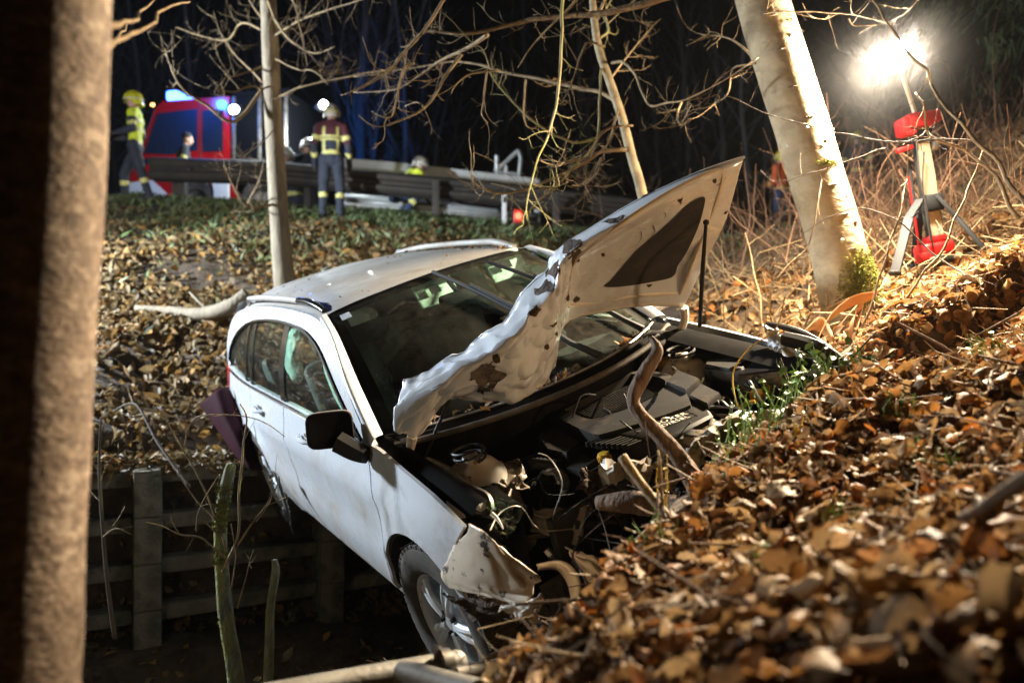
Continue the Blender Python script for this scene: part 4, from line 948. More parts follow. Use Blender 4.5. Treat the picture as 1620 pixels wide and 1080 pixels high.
slab('headlamp_body', [(1.36, -.72), (1.44, -.62), (1.60, -.62), (1.64, -.72), (1.52, -.76)], .70, .81, m_gloss)
slab('lamp_module', [(1.40, -.735), (1.42, -.66), (1.54, -.67), (1.55, -.73)], .81, .835, m_print)
rag(Vector((1.57, -.66, .84)), Vector((1.66, -.60, .80)), Vector((1.56, -.74, .80)), Vector((1.68, -.72, .74)), m_glass, 9, 'broken_headlamp_glass', .02)
T('splinter', [cw(778, 812, 2.62), cw(788, 822, 2.60), cw(796, 836, 2.58)], [.008, .006, .002], m_print)
# crumpled radiator support: pale folded pressing running across the front
def pressing(name, q, w, h, mt, seed=1, amp=.012):
    C = catmull([cw(*p) for p in q], 7); rr = np.random.default_rng(seed); b = MB(); N = len(C)
    for i, c in enumerate(C):
        t = (C[min(i+1, N-1)]-C[max(i-1, 0)]).normalized(); sd = t.cross(Vector((0, 0, 1))).normalized(); u_ = sd.cross(t); k = 1+.35*math.sin(i*.8+seed)
        for a, e in ((-1, -1), (-1, .55), (-.55, 1), (.15, .72), (.6, 1), (1, .5), (1, -1)): b.v.append(tuple(c+sd*a*w*k+u_*e*h*(1+.3*math.sin(i*1.3+a*2+seed))+Vector(rr.normal(size=3))*amp*.4))
    for i in range(N-1):
        for j in range(6): b.f.append((i*7+j, i*7+j+1, (i+1)*7+j+1, (i+1)*7+j)); b.m.append(0)
    return b.build(name, mt, car)
pressing('radiator_support', ((1050, 722, 2.70), (1110, 694, 2.72), (1165, 672, 2.76), (1225, 664, 2.82), (1290, 652, 2.90)), .035, .034, m_shield, 2)
pressing('radiator_support', ((952, 748, 2.68), (985, 742, 2.66), (1030, 744, 2.64)), .03, .03, m_shield, 5)
rag(cw(1030, 735, 2.66), cw(1118, 690, 2.66), cw(1040, 785, 2.66), cw(1110, 745, 2.64), m_shield, 22, 'slam_panel', .03)
rag(cw(1160, 668, 2.76), cw(1262, 652, 2.86), cw(1175, 695, 2.72), cw(1260, 672, 2.80), m_primer, 25, 'bent_crossmember', .018)
rag(cw(950, 790, 2.7), cw(1000, 785, 2.66), cw(955, 800, 2.62), cw(1030, 815, 2.60), m_shield, 28, 'torn_panel', .02)
b = MB(); b.box((1.68, 0, .5), (.05, 1.1, .45), None, .01); b.build('radiator', m_black, car)
# torn plastic, foil and liner pressed together where the nose met the bank
r = np.random.default_rng(44)
for k in range(26):
    c = Vector((r.uniform(1.52, 1.90), r.uniform(-.45, .62), r.uniform(.60, .80))); a_, b_ = [Vector(q_)*r.uniform(.04, .13) for q_ in frames(np.array([[0, 0, 1.]]), .8, 1, r)[0].T[:2].tolist()]
    rag(c-a_-b_, c+a_-b_, c-a_+b_, c+a_+b_, [m_matt, m_black, m_shield, m_dusty, m_mud, m_matt][k % 6], 50+k, 'torn_liner', .06)
# tow hook plate at the left front corner
rag(cw(1302, 604, 3.06), cw(1326, 600, 3.06), cw(1296, 640, 3.0), cw(1330, 636, 3.0), m_primer, 31, 'lamp_bracket', .01)
# loose rear bumper hanging off the back corner
def bp(s, t):
    a = cw(352, 618, 5.9).lerp(cw(338, 668, 5.6), t); c = cw(318, 640, 5.9).lerp(cw(384, 720, 5.2), t); return a.lerp(c, s)+Vector((0, -.06*math.sin(PI*s), .03*math.sin(PI*t)))
f = surf([[cw(362, 612, 5.75), cw(342, 617, 5.62), cw(316, 641, 5.72)], [cw(376, 640, 5.60), cw(352, 650, 5.46), cw(331, 662, 5.58)], [cw(396, 690, 5.40), cw(374, 694, 5.30), cw(352, 692, 5.42)], [cw(416, 742, 5.25), cw(396, 742, 5.18), cw(374, 724, 5.30)]])
b = MB(); b.grid(f, 16, 16); o = b.build('rear_bumper', mat('bumper_plastic', (.035, .012, .016), .7, c2=(.018, .007, .009), scale=5, spec=.1, ior=1.15), car, smooth='all'); o.modifiers.new('s', 'SOLIDIFY').thickness = .006; o['label'] = 'dark rear bumper hanging loose from the back corner'
o = rag(cw(428, 742, 4.6), cw(440, 752, 4.5), cw(455, 800, 4.5), cw(464, 846, 4.5), m_black, 33, 'hanging_trim', .01)
# leaf crumbs and dirt along the roof rail and on the scuttle
r = np.random.default_rng(31); b = MB()
def crumb(p, sz):
    pv, pf = PRO_LO[int(r.integers(len(PRO_LO)))]; M = Matrix(frames(np.array([[0, 0, 1.]]), .5, 1, r)[0].tolist()); b.add([p+M @ Vector(q*sz) for q in pv], pf.tolist())
for k in range(60): crumb(roof(r.uniform(.02, .75), .5+.5*(.80+.07*r.normal()))+Vector((0, 0, .008)), r.uniform(.012, .04))
for k in range(26): crumb(roof(r.uniform(.0, .8), r.uniform(.1, .9))+Vector((0, 0, .005)), r.uniform(.01, .025))
for k in range(50):
    q = r.uniform(-.9, .9); crumb(Vector((1.15-.26*abs(q)**2.1+r.normal()*.03, q*.74, 1.02)), r.uniform(.015, .05))
b.build('leaf_crumbs', m_leaf, car, smooth='all')['kind'] = 'stuff'
# ------------------------------------------------------------------ trees, stems, twigs
def bark(name, c, c2, sc, bump=.6, stretch=(1, 1, .25), **k): return mat(name, c, .85, c2=c2, scale=sc, bump=bump, bscale=sc*2.5, stretch=stretch, **k)
m_bark_near = bark('near_bark', (.25, .17, .108), (.085, .052, .032), 30, .35, (1, 1, 1.7), c3=(.42, .32, .225), scale3=20, thr3=(.50, .66))
m_bark_beech = bark('smooth_bark', (.31, .24, .135), (.19, .14, .078), 6, .45, (1, 1, 1.6), c3=(.11, .085, .055), scale3=9, thr3=(.56, .72))
m_bark_mid = bark('grey_bark', (.25, .20, .13), (.15, .115, .075), 14, .5, (1, 1, .3))
m_twig = bark('twig_bark', (.29, .195, .09), (.13, .085, .045), 18, .5)
m_brush = bark('brush_bark', (.21, .115, .06), (.12, .06, .035), 14, .3)
m_twig_g = bark('mossy_twig_bark', (.26, .20, .11), (.20, .19, .04), 9, .4)
m_twig_d = bark('dark_twig_bark', (.12, .08, .05), (.07, .05, .03), 12, .3)
m_bark_far = bark('far_bark', (.060, .058, .056), (.035, .034, .033), 6, .3)
m_moss = mat('moss', (.13, .135, .012), .95, c2=(.20, .19, .025), scale=30, island=.5)
m_stump = bark('lichen_bark', (.21, .20, .135), (.075, .07, .042), 24, 1.0, (1, 1, .5), c3=(.20, .19, .03), scale3=5, thr3=(.42, .62))
def wob(P, amp, seed, n=5):
    C = catmull(P, n); return [c+Vector((noise.noise(c*7+Vector((seed, 0, 0))), noise.noise(c*7+Vector((0, seed, 5))), noise.noise(c*7+Vector((9, 0, seed)))))*amp for c in C]
def pxline(pts, Y0, Y1=None):
    """seen points running back from depth Y0 to Y1"""
    Y1 = Y0 if Y1 is None else Y1; n = len(pts)
    return [at(p[0], p[1], p[2] if len(p) > 2 else Y0+(Y1-Y0)*i/max(n-1, 1)) for i, p in enumerate(pts)]
def trunk(b, P, rad, seg, lump=.03, seed=1, n=6, flare=0):
    C = catmull(P, n); N = len(C); rad = np.interp(np.linspace(0, 1, N), np.linspace(0, 1, len(rad)), rad); o = len(b.v)
    b.tube(C, rad, seg=seg)
    for i in range(o, len(b.v)):
        v = Vector(b.v[i]); j = min((i-o)//seg, N-1); d = v-C[j]; k = 1+lump*noise.noise(v*3+Vector((seed, 0, 0)))*2+lump*.7*noise.noise(v*11)
        b.v[i] = tuple(C[j]+d*k)
def twiglets(b, C, rad, r, n, ln, depth=1, up=.0, droop=0):
    """side twigs along a branch polyline, with buds and forks"""
    for k in range(n):
        i = int(r.uniform(.15, .97)*(len(C)-1)); p = C[i]; t = (C[min(i+1, len(C)-1)]-C[max(i-1, 0)]).normalized()
        d = (t*.5+Vector(r.normal(size=3))*.7+Vector((0, 0, up))).normalized(); L = ln*r.uniform(.4, 1.2); q = [p]
        for s in range(4):
            d = (d+Vector(r.normal(size=3))*.17+Vector((0, 0, -droop+.09*s*(1 if r.random() < .8 else -1)))).normalized(); q.append(q[-1]+d*L/4)
        R = rad*r.uniform(.5, .8); Q = catmull(q, 3); b.tube(Q, [R, R*.7, R*.48, R*.42], seg=5)
        if depth > 1: twiglets(b, Q, R, r, 2, L*.5, depth-1, up, droop)
# near trunk at the left edge
t = thing('tree_trunk', 'thick brown tree trunk close by at the left edge', 'tree', at(-115, 1250, 1.3))
b = MB(); P = [Vector((x, 1.3, z))-Vector(t.location) for x, z in ((-.90, -1.15), (-.849, -.557), (-.838, -.32), (-.822, -.02), (-.806, .217), (-.792, .557), (-.78, .9), (-.75, 1.6))]
trunk(b, P, [.155, .130, .126, .125, .125, .125, .124, .118], 64, .012, 3, 14); b.build('trunk', m_bark_near, t, smooth='all')
b = MB(); rr = np.random.default_rng(77)
for pl in ([(150, 70), (210, 55), (262, 18), (300, 0)], [(170, 40), (215, 28), (245, -4)], [(160, 95), (185, 60), (200, 40)]): 
    C = wob([p-Vector(t.location) for p in pxline(pl, 1.35, 2.4)], .01, 2); b.tube(C, [.006, .004, .002], seg=6)
b.build('branch', m_twig, t)
# middle-left tree behind the car
def tree_px(name, label, Y, tr, rads, branches, m_tr, m_br, seg=28, seed=1, tw=7, twl=.28, cat='tree', base=None):
    loc = base or at(*tr[0], Y); t = thing(name, label, cat, loc); L = Vector(loc); r = np.random.default_rng(seed)
    b = MB(); trunk(b, [p-L for p in pxline(tr, Y)], rads, seg, .02, seed, 8); b.build('trunk', m_tr, t, smooth='all')
    for k, br in enumerate(branches):
        pts, r0, r1, dy = br[:4]; mm = br[4] if len(br) > 4 else m_br
        q = MB(); C = wob([p-L for p in pxline(pts, Y-.02, Y+dy)], .007, k+seed, 5); q.tube(C, [r0*.85, (r0+r1)*.38, r1*.5], seg=7)
        ln = sum((C[i+1]-C[i]).length for i in range(len(C)-1)); twiglets(q, C, r1*.72, r, int(tw*ln)+1, twl, 2, .1); twiglets(q, C, r1*.42, r, int(tw*ln*.8)+1, twl*.6, 1, .1)
        q.build('branch', mm, t, smooth='all')
    return t
gz = h1(*at(452, 480, 7.6).xy)
tree_px('slender_tree', 'slim grey tree standing just behind the white car', 7.6, [(458, 560), (452, 470), (446, 400), (439, 300), (432, 170), (427, 60), (421, -80), (416, -260)], [.14, .105, .096, .088, .083, .078, .07, .06],
 [([(415,141),(371,193),(327,167),(286,137),(267,96),(262,78)], .022, .008, -.9), ([(415,130),(397,111),(371,85),(349,52),(338,18)], .014, .006, .5), ([(415,105),(390,115),(367,122),(356,118)], .012, .007, -.3),
  ([(415,142),(397,137),(367,146),(341,139)], .014, .009, -.6), ([(435,322),(419,326),(390,326),(371,296),(356,263)], .018, .010, -.7), ([(390,326),(376,335),(366,335)], .009, .006, -.5), ([(392,322),(410,285),(418,250)], .010, .005, -.8),
  ([(415,48),(382,37),(360,63),(323,59),(278,43)], .015, .006, .6), ([(419,-10),(441,41),(467,70),(500,85),(530,74)], .018, .007, -.8), ([(450,-20),(467,10),(475,48),(486,104)], .012, .006, -.6), ([(430,160),(470,140),(520,128),(586,115),(640,110)], .012, .007, -.5),
  ([(425,40),(400,10),(380,-30)], .014, .008, .2), ([(430,60),(480,30),(540,10),(600,-10)], .014, .006, -.9), ([(436,200),(420,220),(380,250),(340,255)], .008, .004, -.9), ([(428,90),(470,110),(495,112),(520,135)], .010, .005, -.8)],
 m_bark_mid, m_twig, seed=4, tw=6, twl=.34)
# slender forked sapling behind the bonnet
tree_px('sapling', 'thin leaning sapling with mossy twigs rising behind the raised bonnet', 5.4, [(1045, 470), (1017, 312), (1000, 250), (985, 190), (965, 130), (948, 80), (940, 30), (935, -40), (930, -140)], [.040, .034, .032, .030, .029, .027, .025, .022, .02],
 [([(976,160),(945,145),(905,137),(850,125),(790,112),(740,99),(700,100),(640,110),(560,122)], .019, .007, .9), ([(990,237),(950,240),(920,260),(870,285),(820,303),(780,305),(752,290),(745,275)], .017, .007, -.8),
  ([(952,110),(948,160),(944,222),(910,262),(880,295),(850,320),(836,336),(820,328)], .011, .006, -.7, m_twig_g), ([(967,100),(985,98),(1004,115),(1015,144),(1028,167),(1053,163),(1078,161),(1115,144),(1160,118),(1200,92)], .013, .006, -1.0),
  ([(1078,161),(1072,180),(1077,198),(1084,185),(1094,166)], .009, .006, -.9), ([(955,75),(938,68),(925,74),(912,107),(901,141),(890,159)], .010, .006, -.5), ([(941,218),(912,226),(882,215),(856,200),(827,178),(804,152),(782,126),(773,100),(760,74),(738,68)], .012, .006, -.6, m_twig_g),
  ([(945,30),(958,-5),(968,-30)], .014, .008, .2), ([(962,130),(1000,80),(1030,45),(1045,30)], .009, .005, .8), ([(950,60),(962,48),(958,20),(972,-10)], .012, .008, .3, m_twig_g), ([(978,175),(960,230),(946,228)], .010, .007, -.2),
  ([(1000,200),(960,205),(930,245),(905,255),(880,262),(850,252)], .010, .005, -.9), ([(905,262),(898,280),(870,298),(845,293)], .006, .004, -.8), ([(950,250),(940,275),(925,292),(905,293)], .009, .005, -.8), ([(925,292),(930,305)], .005, .004, -.8)],
 m_bark_beech, m_twig, seed=9, tw=8, twl=.26)
# the big leaning tree at the right, with two limbs reaching over the scene
BT = tree_px('beech_tree', 'big pale leaning beech tree with moss at its foot', 4.6, [(1368, 560), (1352, 495), (1332, 420), (1310, 340), (1288, 270), (1250, 145), (1205, 0), (1170, -120), (1140, -300)], [.215, .178, .158, .153, .152, .150, .145, .14, .13],
 [([(1165,-130),(1100,-30),(1040,0),(990,13),(945,22),(893,26),(845,31),(815,39),(738,54),(675,50),(645,75),(615,115),(560,145)], .032, .008, .6), ([(771,56),(730,82),(690,100),(630,140),(560,146)], .016, .007, .8),
  ([(760,-60),(703,0),(671,48),(634,89),(616,111),(560,144),(540,152)], .013, .007, .2), ([(900,-60),(890,0),(888,74),(882,148),(875,185),(864,222),(849,259),(834,315),(834,350)], .012, .006, -.3, m_twig_g), ([(940,-40),(912,0),(875,37),(841,74),(819,107)], .011, .006, .3),
  ([(730,85),(719,100),(697,133),(671,170),(619,196),(590,197),(568,182)], .014, .007, .1), ([(671,170),(660,162),(645,166),(640,168)], .007, .005, .1), ([(655,100),(640,107),(627,155),(619,185),(600,184),(588,177)], .010, .006, .1), ([(790,112),(745,117),(723,133),(714,150)], .009, .005, .0),
  ([(770,110),(766,160),(762,182),(771,195)], .007, .005, .1), ([(832,126),(828,175),(834,200),(849,204)], .007, .005, .1), ([(1180,30),(1230,18),(1330,22),(1420,40)], .006, .003, -.6), ([(1240,160),(1190,90),(1150,60),(1110,55)], .012, .006, .8), ([(1195,100),(1160,110),(1150,150),(1120,170)], .008, .004, .7)],
 m_bark_beech, m_twig, seg=56, seed=15, tw=4.5, twl=.30)
BL = Vector(BT.location)
# moss at the foot and higher on the bole, tufts of short blades
mo = MB(); r = np.random.default_rng(6)
def moss_at(u, v, du, dv, n, R, back=.0):
    for k in range(n):
        uu = u+du*max(-1.2, min(1.2, r.normal()*.5)); vv = v+dv*max(-1.3, min(1.3, r.normal()*.5))
        # trunk axis at this height
        cu = interp([-300, 0, 145, 270, 340, 420, 495, 560], [1140, 1205, 1250, 1288, 1310, 1332, 1352, 1368], vv); rad = interp([-300, 0, 420, 495, 560], [.13, .145, .158, .178, .215], vv)
        c = at(cu, vv, 4.6); x = (uu-cu)/FPX*4.6
        if abs(x) > rad*.97: x = math.copysign(rad*.97, x)
        nrm = Vector((x, -math.sqrt(rad*rad-x*x), 0)); p = c+nrm; nrm.normalize()
        d = (nrm+Vector(r.normal(size=3))*.6).normalized(); L = R*r.uniform(.5, 1.3); s = d.cross(Vector(r.normal(size=3))).normalized()*L*.22
        mo.add([p-BL-s-nrm*.004, p-BL+s-nrm*.004, p-BL+d*L+s*.3, p-BL+d*L*1.05-s*.3], [(0, 1, 2, 3)])
moss_at(1354, 446, 34, 40, 5200, .017); moss_at(1336, 470, 20, 22, 900, .015); moss_at(1372, 425, 12, 16, 700, .014); moss_at(1293, 266, 20, 6, 260, .014); moss_at(1238, 45, 10, 14, 200, .012)
mo.build('moss', m_moss, BT, smooth=False)['kind'] = 'stuff'
b = MB()
for (u, v, s) in ((1237, 72, .012), (1322, 316, .016), (1347, 401, .013), (1316, 385, .014), (1240, 235, .008), (1262, 212, .008), (1285, 240, .010)):
    cu = interp([-300, 0, 145, 270, 340, 420, 495, 560], [1140, 1205, 1250, 1288, 1310, 1332, 1352, 1368], v); c = at(cu, v, 4.6); x = (u-cu)/FPX*4.6; q = Vector((x, -math.sqrt(max(.001, .152**2-x*x)), 0)); b = MB(); b.ellipsoid(c+q-BL, (s, .006, s*1.1), 10, 6); b.build('lichen_spot', mat('lichen', (.60, .62, .56), .9, bump=.4, bscale=60), BT, smooth='all')
m_scar = mat('bark_scar_dark', (.10, .075, .05), .95, c2=(.05, .04, .03), scale=40, bump=.6, bscale=80)
for (u, v, sx, sz) in ((1268, 196, .030, .006), (1292, 232, .018, .009), (1240, 150, .026, .005), (1300, 300, .034, .007), (1338, 356, .020, .010), (1318, 345, .030, .006), (1222, 92, .022, .005), (1296, 262, .040, .005), (1330, 398, .026, .006), (1212, 40, .030, .005), (1345, 440, .018, .012)):
    cu = interp([-300, 0, 145, 270, 340, 420, 495, 560], [1140, 1205, 1250, 1288, 1310, 1332, 1352, 1368], v); c = at(cu, v, 4.6); x = (u-cu)/FPX*4.6; q = Vector((x, -math.sqrt(max(.001, .1515**2-x*x)), 0)); b = MB(); a0 = math.asin(max(-.95, min(.95, x/.1515))); R0 = .1535
    b.tube([c-BL+Vector((R0*math.sin(a0+k*sx/.15), -R0*math.cos(a0+k*sx/.15), .15*k*sx)) for k in (-1, -.5, 0, .5, 1)], [sz*.2, sz*.8, sz, sz*.7, sz*.2], seg=6, n=3); b.build('bark_scar', m_scar, BT, smooth='all')
# mossy stump in the ditch with thin shoots, and the second stick
def stem_px(name, label, cat, pts, Y, rads, m_, shoots=(), seg=16, lump=.06, m_sh=None, Y1=None):
    L = at(*pts[-1][:2], Y); t = thing(name, label, cat, L); b = MB(); trunk(b, [p-L for p in pxline(pts, Y, Y1)], rads, seg, lump, len(pts), 8); b.build('trunk', m_, t, smooth='all')
    for k, (p, r0, dy) in enumerate(shoots):
        q = MB(); C = wob([a-L for a in pxline(p, Y-.05, Y+dy)], .008, k, 5); q.tube(C, [r0*.72, r0*.5, r0*.3], seg=6); twiglets(q, C, r0*.25, np.random.default_rng(k), 3, .10, 1); q.build('shoot', m_sh or m_twig, t, smooth='all')
    return t
SH = [([(352,905),(375,850),(380,780),(384,720),(390,665),(380,640)], .010, -.2), ([(358,870),(335,800),(300,730),(262,665),(235,630)], .008, .1), ([(356,880),(320,850),(285,845),(256,832),(230,825)], .007, -.2), ([(285,845),(275,830),(270,815)], .004, -.2),
      ([(362,880),(395,835),(420,800),(440,765),(432,745)], .007, -.3), ([(420,800),(445,790),(460,785)], .004, -.3), ([(405,825),(428,790),(432,755)], .004, -.3), ([(375,960),(392,900),(402,870)], .006, -.2), ([(292,705),(310,660),(380,658),(420,670),(450,690)], .006, -.4),
      ([(345,845),(318,818),(318,800),(340,795)], .005, -.1), ([(340,820),(315,795),(285,755),(280,740)], .006, .1), ([(366,930),(372,880),(364,830)], .006, -.2), ([(310,840),(313,810),(345,755),(350,752)], .005, -.1)]
stem_px('mossy_stump', 'broken mossy sapling stump with thin bare shoots in the ditch', 'stump', [(366,733),(358,770),(349,830),(351,900),(358,980),(370,1050),(380,1130)], 3.7, [.020, .029, .031, .032, .034, .038, .043], m_stump, SH)
mo = MB(); L = at(380, 1130, 3.7)
for k in range(700):
    v = r.choice([r.uniform(765, 840), r.uniform(868, 890), r.uniform(960, 1080)], p=[.6, .2, .2]); cu = interp([733, 770, 830, 900, 980, 1050, 1130], [366, 358, 349, 351, 358, 370, 380], v); a = r.uniform(-1.4, 1.4); rad = .042
    nrm = Vector((math.sin(a), -math.cos(a), 0)); p = at(cu, v, 3.7)+nrm*.031-L; d = (nrm+Vector(r.normal(size=3))*.6).normalized(); s_ = d.cross(Vector(r.normal(size=3))).normalized()*.003
    mo.add([p-s_, p+s_, p+d*.012+s_*.4, p+d*.012-s_*.4], [(0, 1, 2, 3)])
mo.build('moss', m_moss, [o for o in bpy.data.objects if o.name == 'mossy_stump'][0], smooth=False)['kind'] = 'stuff'
stem_px('cut_stick', 'thin upright grey stick right of the mossy stump', 'stick', [(434,885),(436,905),(428,960),(426,1020),(423,1110)], 3.6, [.012, .020, .019, .021, .024], m_stump)
stem_px('weed_stem', 'thin bare stem in front of the concrete crib wall', 'stem', [(160,660),(157,740),(163,840),(170,920),(182,1010)], 4.4, [.004, .008, .010, .011, .013], m_twig_d, [([(163,850),(185,835),(208,845)], .006, -.1), ([(158,760),(172,730),(188,715)], .004, .1), ([(157,790),(140,770),(135,745)], .004, .1), ([(165,850),(190,812),(196,800)], .004, .1)])
# leaf pair on the stump, the tree-root in the engine bay and other sticks
sprig('ivy_sprig', 345, 690, 3.9, 3, .08, m_weed, 'bright green ivy leaves above the mossy stump', 'ivy', .045, .05)
L = cw
def root_thing(name, label, cat, pts, rads, m_, seg=14, lump=.10, extra=()):
    P = [at(*p) for p in pts]; o = thing(name, label, cat, P[-1]); b = MB(); trunk(b, [p-P[-1] for p in P], rads, seg, lump, len(P), 8)
    for e, rr_ in extra: b.tube(wob([at(*p)-P[-1] for p in e], .006, 3, 5), rr_, seg=6)
    b.build('wood', m_, o, smooth='all'); return o
m_rootw = bark('root_bark', (.185, .115, .07), (.10, .06, .035), 14, 1.0, (1, 1, .4), c3=(.26, .20, .15), scale3=10, thr3=(.55, .65))
root_thing('bent_root', 'thick crooked root standing in the engine bay', 'root', [(1030,533,2.62),(1040,556,2.60),(1020,590,2.56),(1002,630,2.54),(1012,655,2.52),(1045,690,2.50),(1075,725,2.48),(1100,765,2.48),(1110,800,2.5)], [.007, .018, .022, .021, .022, .023, .025, .030, .040], m_rootw, 18, .16,
 [([(1085,735,2.46),(1110,755,2.43),(1135,772,2.40)], [.016, .010, .005]), ([(1020,655,2.5),(1025,690,2.47),(1030,725,2.46)], [.002, .0015, .001]), ([(1060,745,2.46),(1050,770,2.44),(1075,780,2.42)], [.006, .004, .002])])
root_thing('broken_branch', 'broken pale branch poking up from the bank into the engine bay', 'branch', [(984,722,2.30),(1012,762,2.26),(1042,800,2.22),(1072,838,2.18),(1100,868,2.14),(1130,905,2.12)], [.015, .013, .013, .014, .014, .015], bark('pale_branch_bark', (.42, .32, .18), (.28, .20, .10), 16, .5), 12, .05,
 [([(1090,862,2.15),(1060,840,2.12),(1055,835,2.10)], [.006, .004, .003]), ([(1050,810,2.2),(1046,740,2.25),(1040,712,2.28)], [.005, .004, .003]), ([(1110,880,2.13),(1075,850,2.12)], [.004, .003])])
root_thing('mossy_log', 'short rotten log wedged under the engine', 'log', [(945,795,2.62),(985,792,2.58),(1030,795,2.55),(1070,800,2.52)], [.02, .03, .035, .04], m_rootw, 14, .3)
root_thing('dark_branch', 'dark straight branch lying on the bank at the right edge', 'branch', [(1525,818,1.30),(1560,800,1.22),(1600,772,1.14),(1660,735,1.05)], [.009, .011, .012, .013], m_twig_d, 10)
root_thing('bark_piece', 'pale curved piece of bark lying in the leaves near the front of the bank', 'bark', [(1195,950,1.55),(1230,930,1.56),(1285,905,1.6)], [.010, .013, .010], bark('tan_bark', (.40, .26, .13), (.28, .17, .08), 16), 10)
root_thing('slope_branch', 'fallen branch lying across the leafy slope left of the car', 'branch', [(215,487,7.55),(270,492,7.5),(320,496,7.35),(365,484,7.2),(392,465,7.2)], [.03, .045, .06, .07, .07], m_bark_mid, 14, .06, [([(330,490,7.35),(312,474,7.4),(300,462,7.5)], [.015, .012, .01])])
root_thing('thin_root', 'thin root arching over the bank edge below the wheel', 'root', [(755,1055,1.95),(790,1030,2.0),(830,1015,2.05),(860,1010,2.05),(885,965,2.1),(890,955,2.1),(935,962,2.1)], [.005, .006, .006, .006, .004, .004, .003], m_rootw, 8)
root_thing('long_stem', 'long thin dark stem leaning over the leaves at the left', 'stem', [(180,650,5.3),(215,640,5.2),(250,700,5.0),(300,770,4.8)], [.006, .008, .010, .012], m_twig_d, 6)
# weeds
sprig('green_weed', 1290, 690, 2.75, 16, .12, m_ivy, 'dark green weed cluster beside the crushed front', 'weed', .034, .12)
sprig('grass_tuft', 1190, 740, 2.45, 14, .13, m_weed, 'fresh green weed tuft left of the yellow leaf', 'weed', .016, .09)
sprig('grass_tuft', 1160, 790, 2.3, 8, .08, m_weed, 'small green shoots just below the crooked root', 'weed', .013, .08)
sprig('yellow_sprig', 1262, 735, 2.3, 3, .05, m_yel, 'small bright yellow leaf among the brown leaves', 'leaf', .022, .03)
sprig('yellow_sprig', 1050, 745, 2.24, 3, .12, m_yel, 'tiny yellow shoots at the tip of the broken branch', 'leaf', .014, .02)
sprig('green_weed', 1555, 585, 2.5, 8, .05, m_weed, 'small green leaves high on the bank at the right', 'weed', .02, .07)
sprig('green_weed', 1350, 560, 3.1, 12, .08, m_ivy, 'low green weeds beside the broken left wing', 'weed', .018, .10)
sprig('green_weed', 1240, 700, 2.62, 18, .10, m_weed, 'fresh leafy weeds along the rim of the bank by the engine', 'weed', .032, .12)
sprig('green_weed', 1345, 655, 2.85, 16, .10, m_ivy, 'bluish green weeds at the top of the bank rim', 'weed', .032, .13)
sprig('grass_tuft', 1030, 920, 1.95, 8, .05, m_weed, 'tiny green shoots low on the bank near the fender', 'weed', .012, .07)
for k, (u, v, Y, lab) in enumerate(((1480, 760, 1.95, 'lone green shoot among the leaves high on the near bank'), (1330, 840, 1.72, 'pale green shoot among the leaves in the middle of the bank'), (1210, 960, 1.5, 'small green blades low on the near bank'), (1420, 700, 2.25, 'little green sprout beside broad leaves near the right of the bank'))):
    sprig('green_shoot', u, v, Y, 5, .05, m_weed, lab, 'weed', .018, .05)
# orange ribbons of dead bark at the foot of the beech
r = np.random.default_rng(21)
for k, (pts, lab) in enumerate((([(1290,545,4.0),(1310,505,4.05),(1345,478,4.1),(1385,465,4.2),(1400,440,4.25)], 'pale strap shaped husk curving along the foot of the beech'), ([(1345,540,3.9),(1350,500,3.95),(1362,490,4.0),(1352,530,3.9)], 'orange husk folded over just right of the curving strap'), ([(1268,530,4.1),(1290,512,4.1),(1305,520,4.1),(1325,552,4.0)], 'orange husk nearest the car wing'))):
    o = thing('dry_husk', lab, 'husk', at(*pts[0])); b = MB(); C = catmull([at(*p)-at(*pts[0]) for p in pts], 6); N = len(C); vs = []
    for i, c in enumerate(C): 
        w = .035*math.sin(PI*(.12+.86*i/(N-1))); vs += [c+Vector((w*.5, 0, w)), c+Vector((0, -.014, 0)), c-Vector((w*.5, 0, w))]
    b.add(vs, [(3*i+j, 3*i+j+1, 3*i+j+4, 3*i+j+3) for i in range(N-1) for j in (0, 1)]); m_h = mat('husk_orange', (.50, .22, .07), .6, c2=(.45, .30, .16), scale=6); b.build('husk_blade', m_h, o, smooth='all')
# bare shrubs and whips on the right slope
WH = [([(1365,-20,4.0),(1425,60,3.9),(1500,170,3.7),(1560,235,3.6),(1610,310,3.5),(1640,360,3.4)], .012, 'long straight pale whip slanting down past the work light'),
      ([(1448,150,4.0),(1462,165,3.9),(1468,200,3.9),(1480,218,3.85),(1530,240,3.8),(1580,285,3.7),(1612,345,3.6)], .010, 'whitish bent whip in front of the red lamp head'),
      ([(1150,148,4.2),(1215,182,4.1),(1300,205,4.0),(1400,222,3.9),(1480,222,3.8),(1540,228,3.7),(1560,240,3.7)], .005, 'thin dark twig crossing the leaning trunk near mid height'),
      ([(1225,298,4.0),(1280,272,4.0),(1350,252,4.0),(1400,235,4.0)], .004, 'thin twig just below the dark twig across the trunk'),
      ([(1560,230,3.8),(1535,290,3.8),(1500,380,3.7),(1450,450,3.7),(1400,500,3.7),(1350,548,3.7)], .008, 'slanting whip running down in front of the tripod'),
      ([(1440,230,4.0),(1432,290,4.0),(1420,350,3.9),(1390,440,3.8),(1362,520,3.8)], .007, 'wavy whip between the leaning trunk and the tripod'),
      ([(1250,385,4.2),(1290,355,4.1),(1350,330,4.0),(1420,350,3.9),(1480,400,3.8),(1530,440,3.6)], .005, 'arching twig in front of the tripod legs'),
      ([(1320,205,4.6),(1308,250,4.5),(1290,330,4.4),(1275,390,4.4),(1225,445,4.4)], .006, 'thin stem rising in front of the leaning trunk'),
      ([(1470,-10,4.2),(1405,35,4.1),(1355,40,4.1),(1342,30,4.1)], .004, 'small twig above the lamp glare')]
r = np.random.default_rng(51)
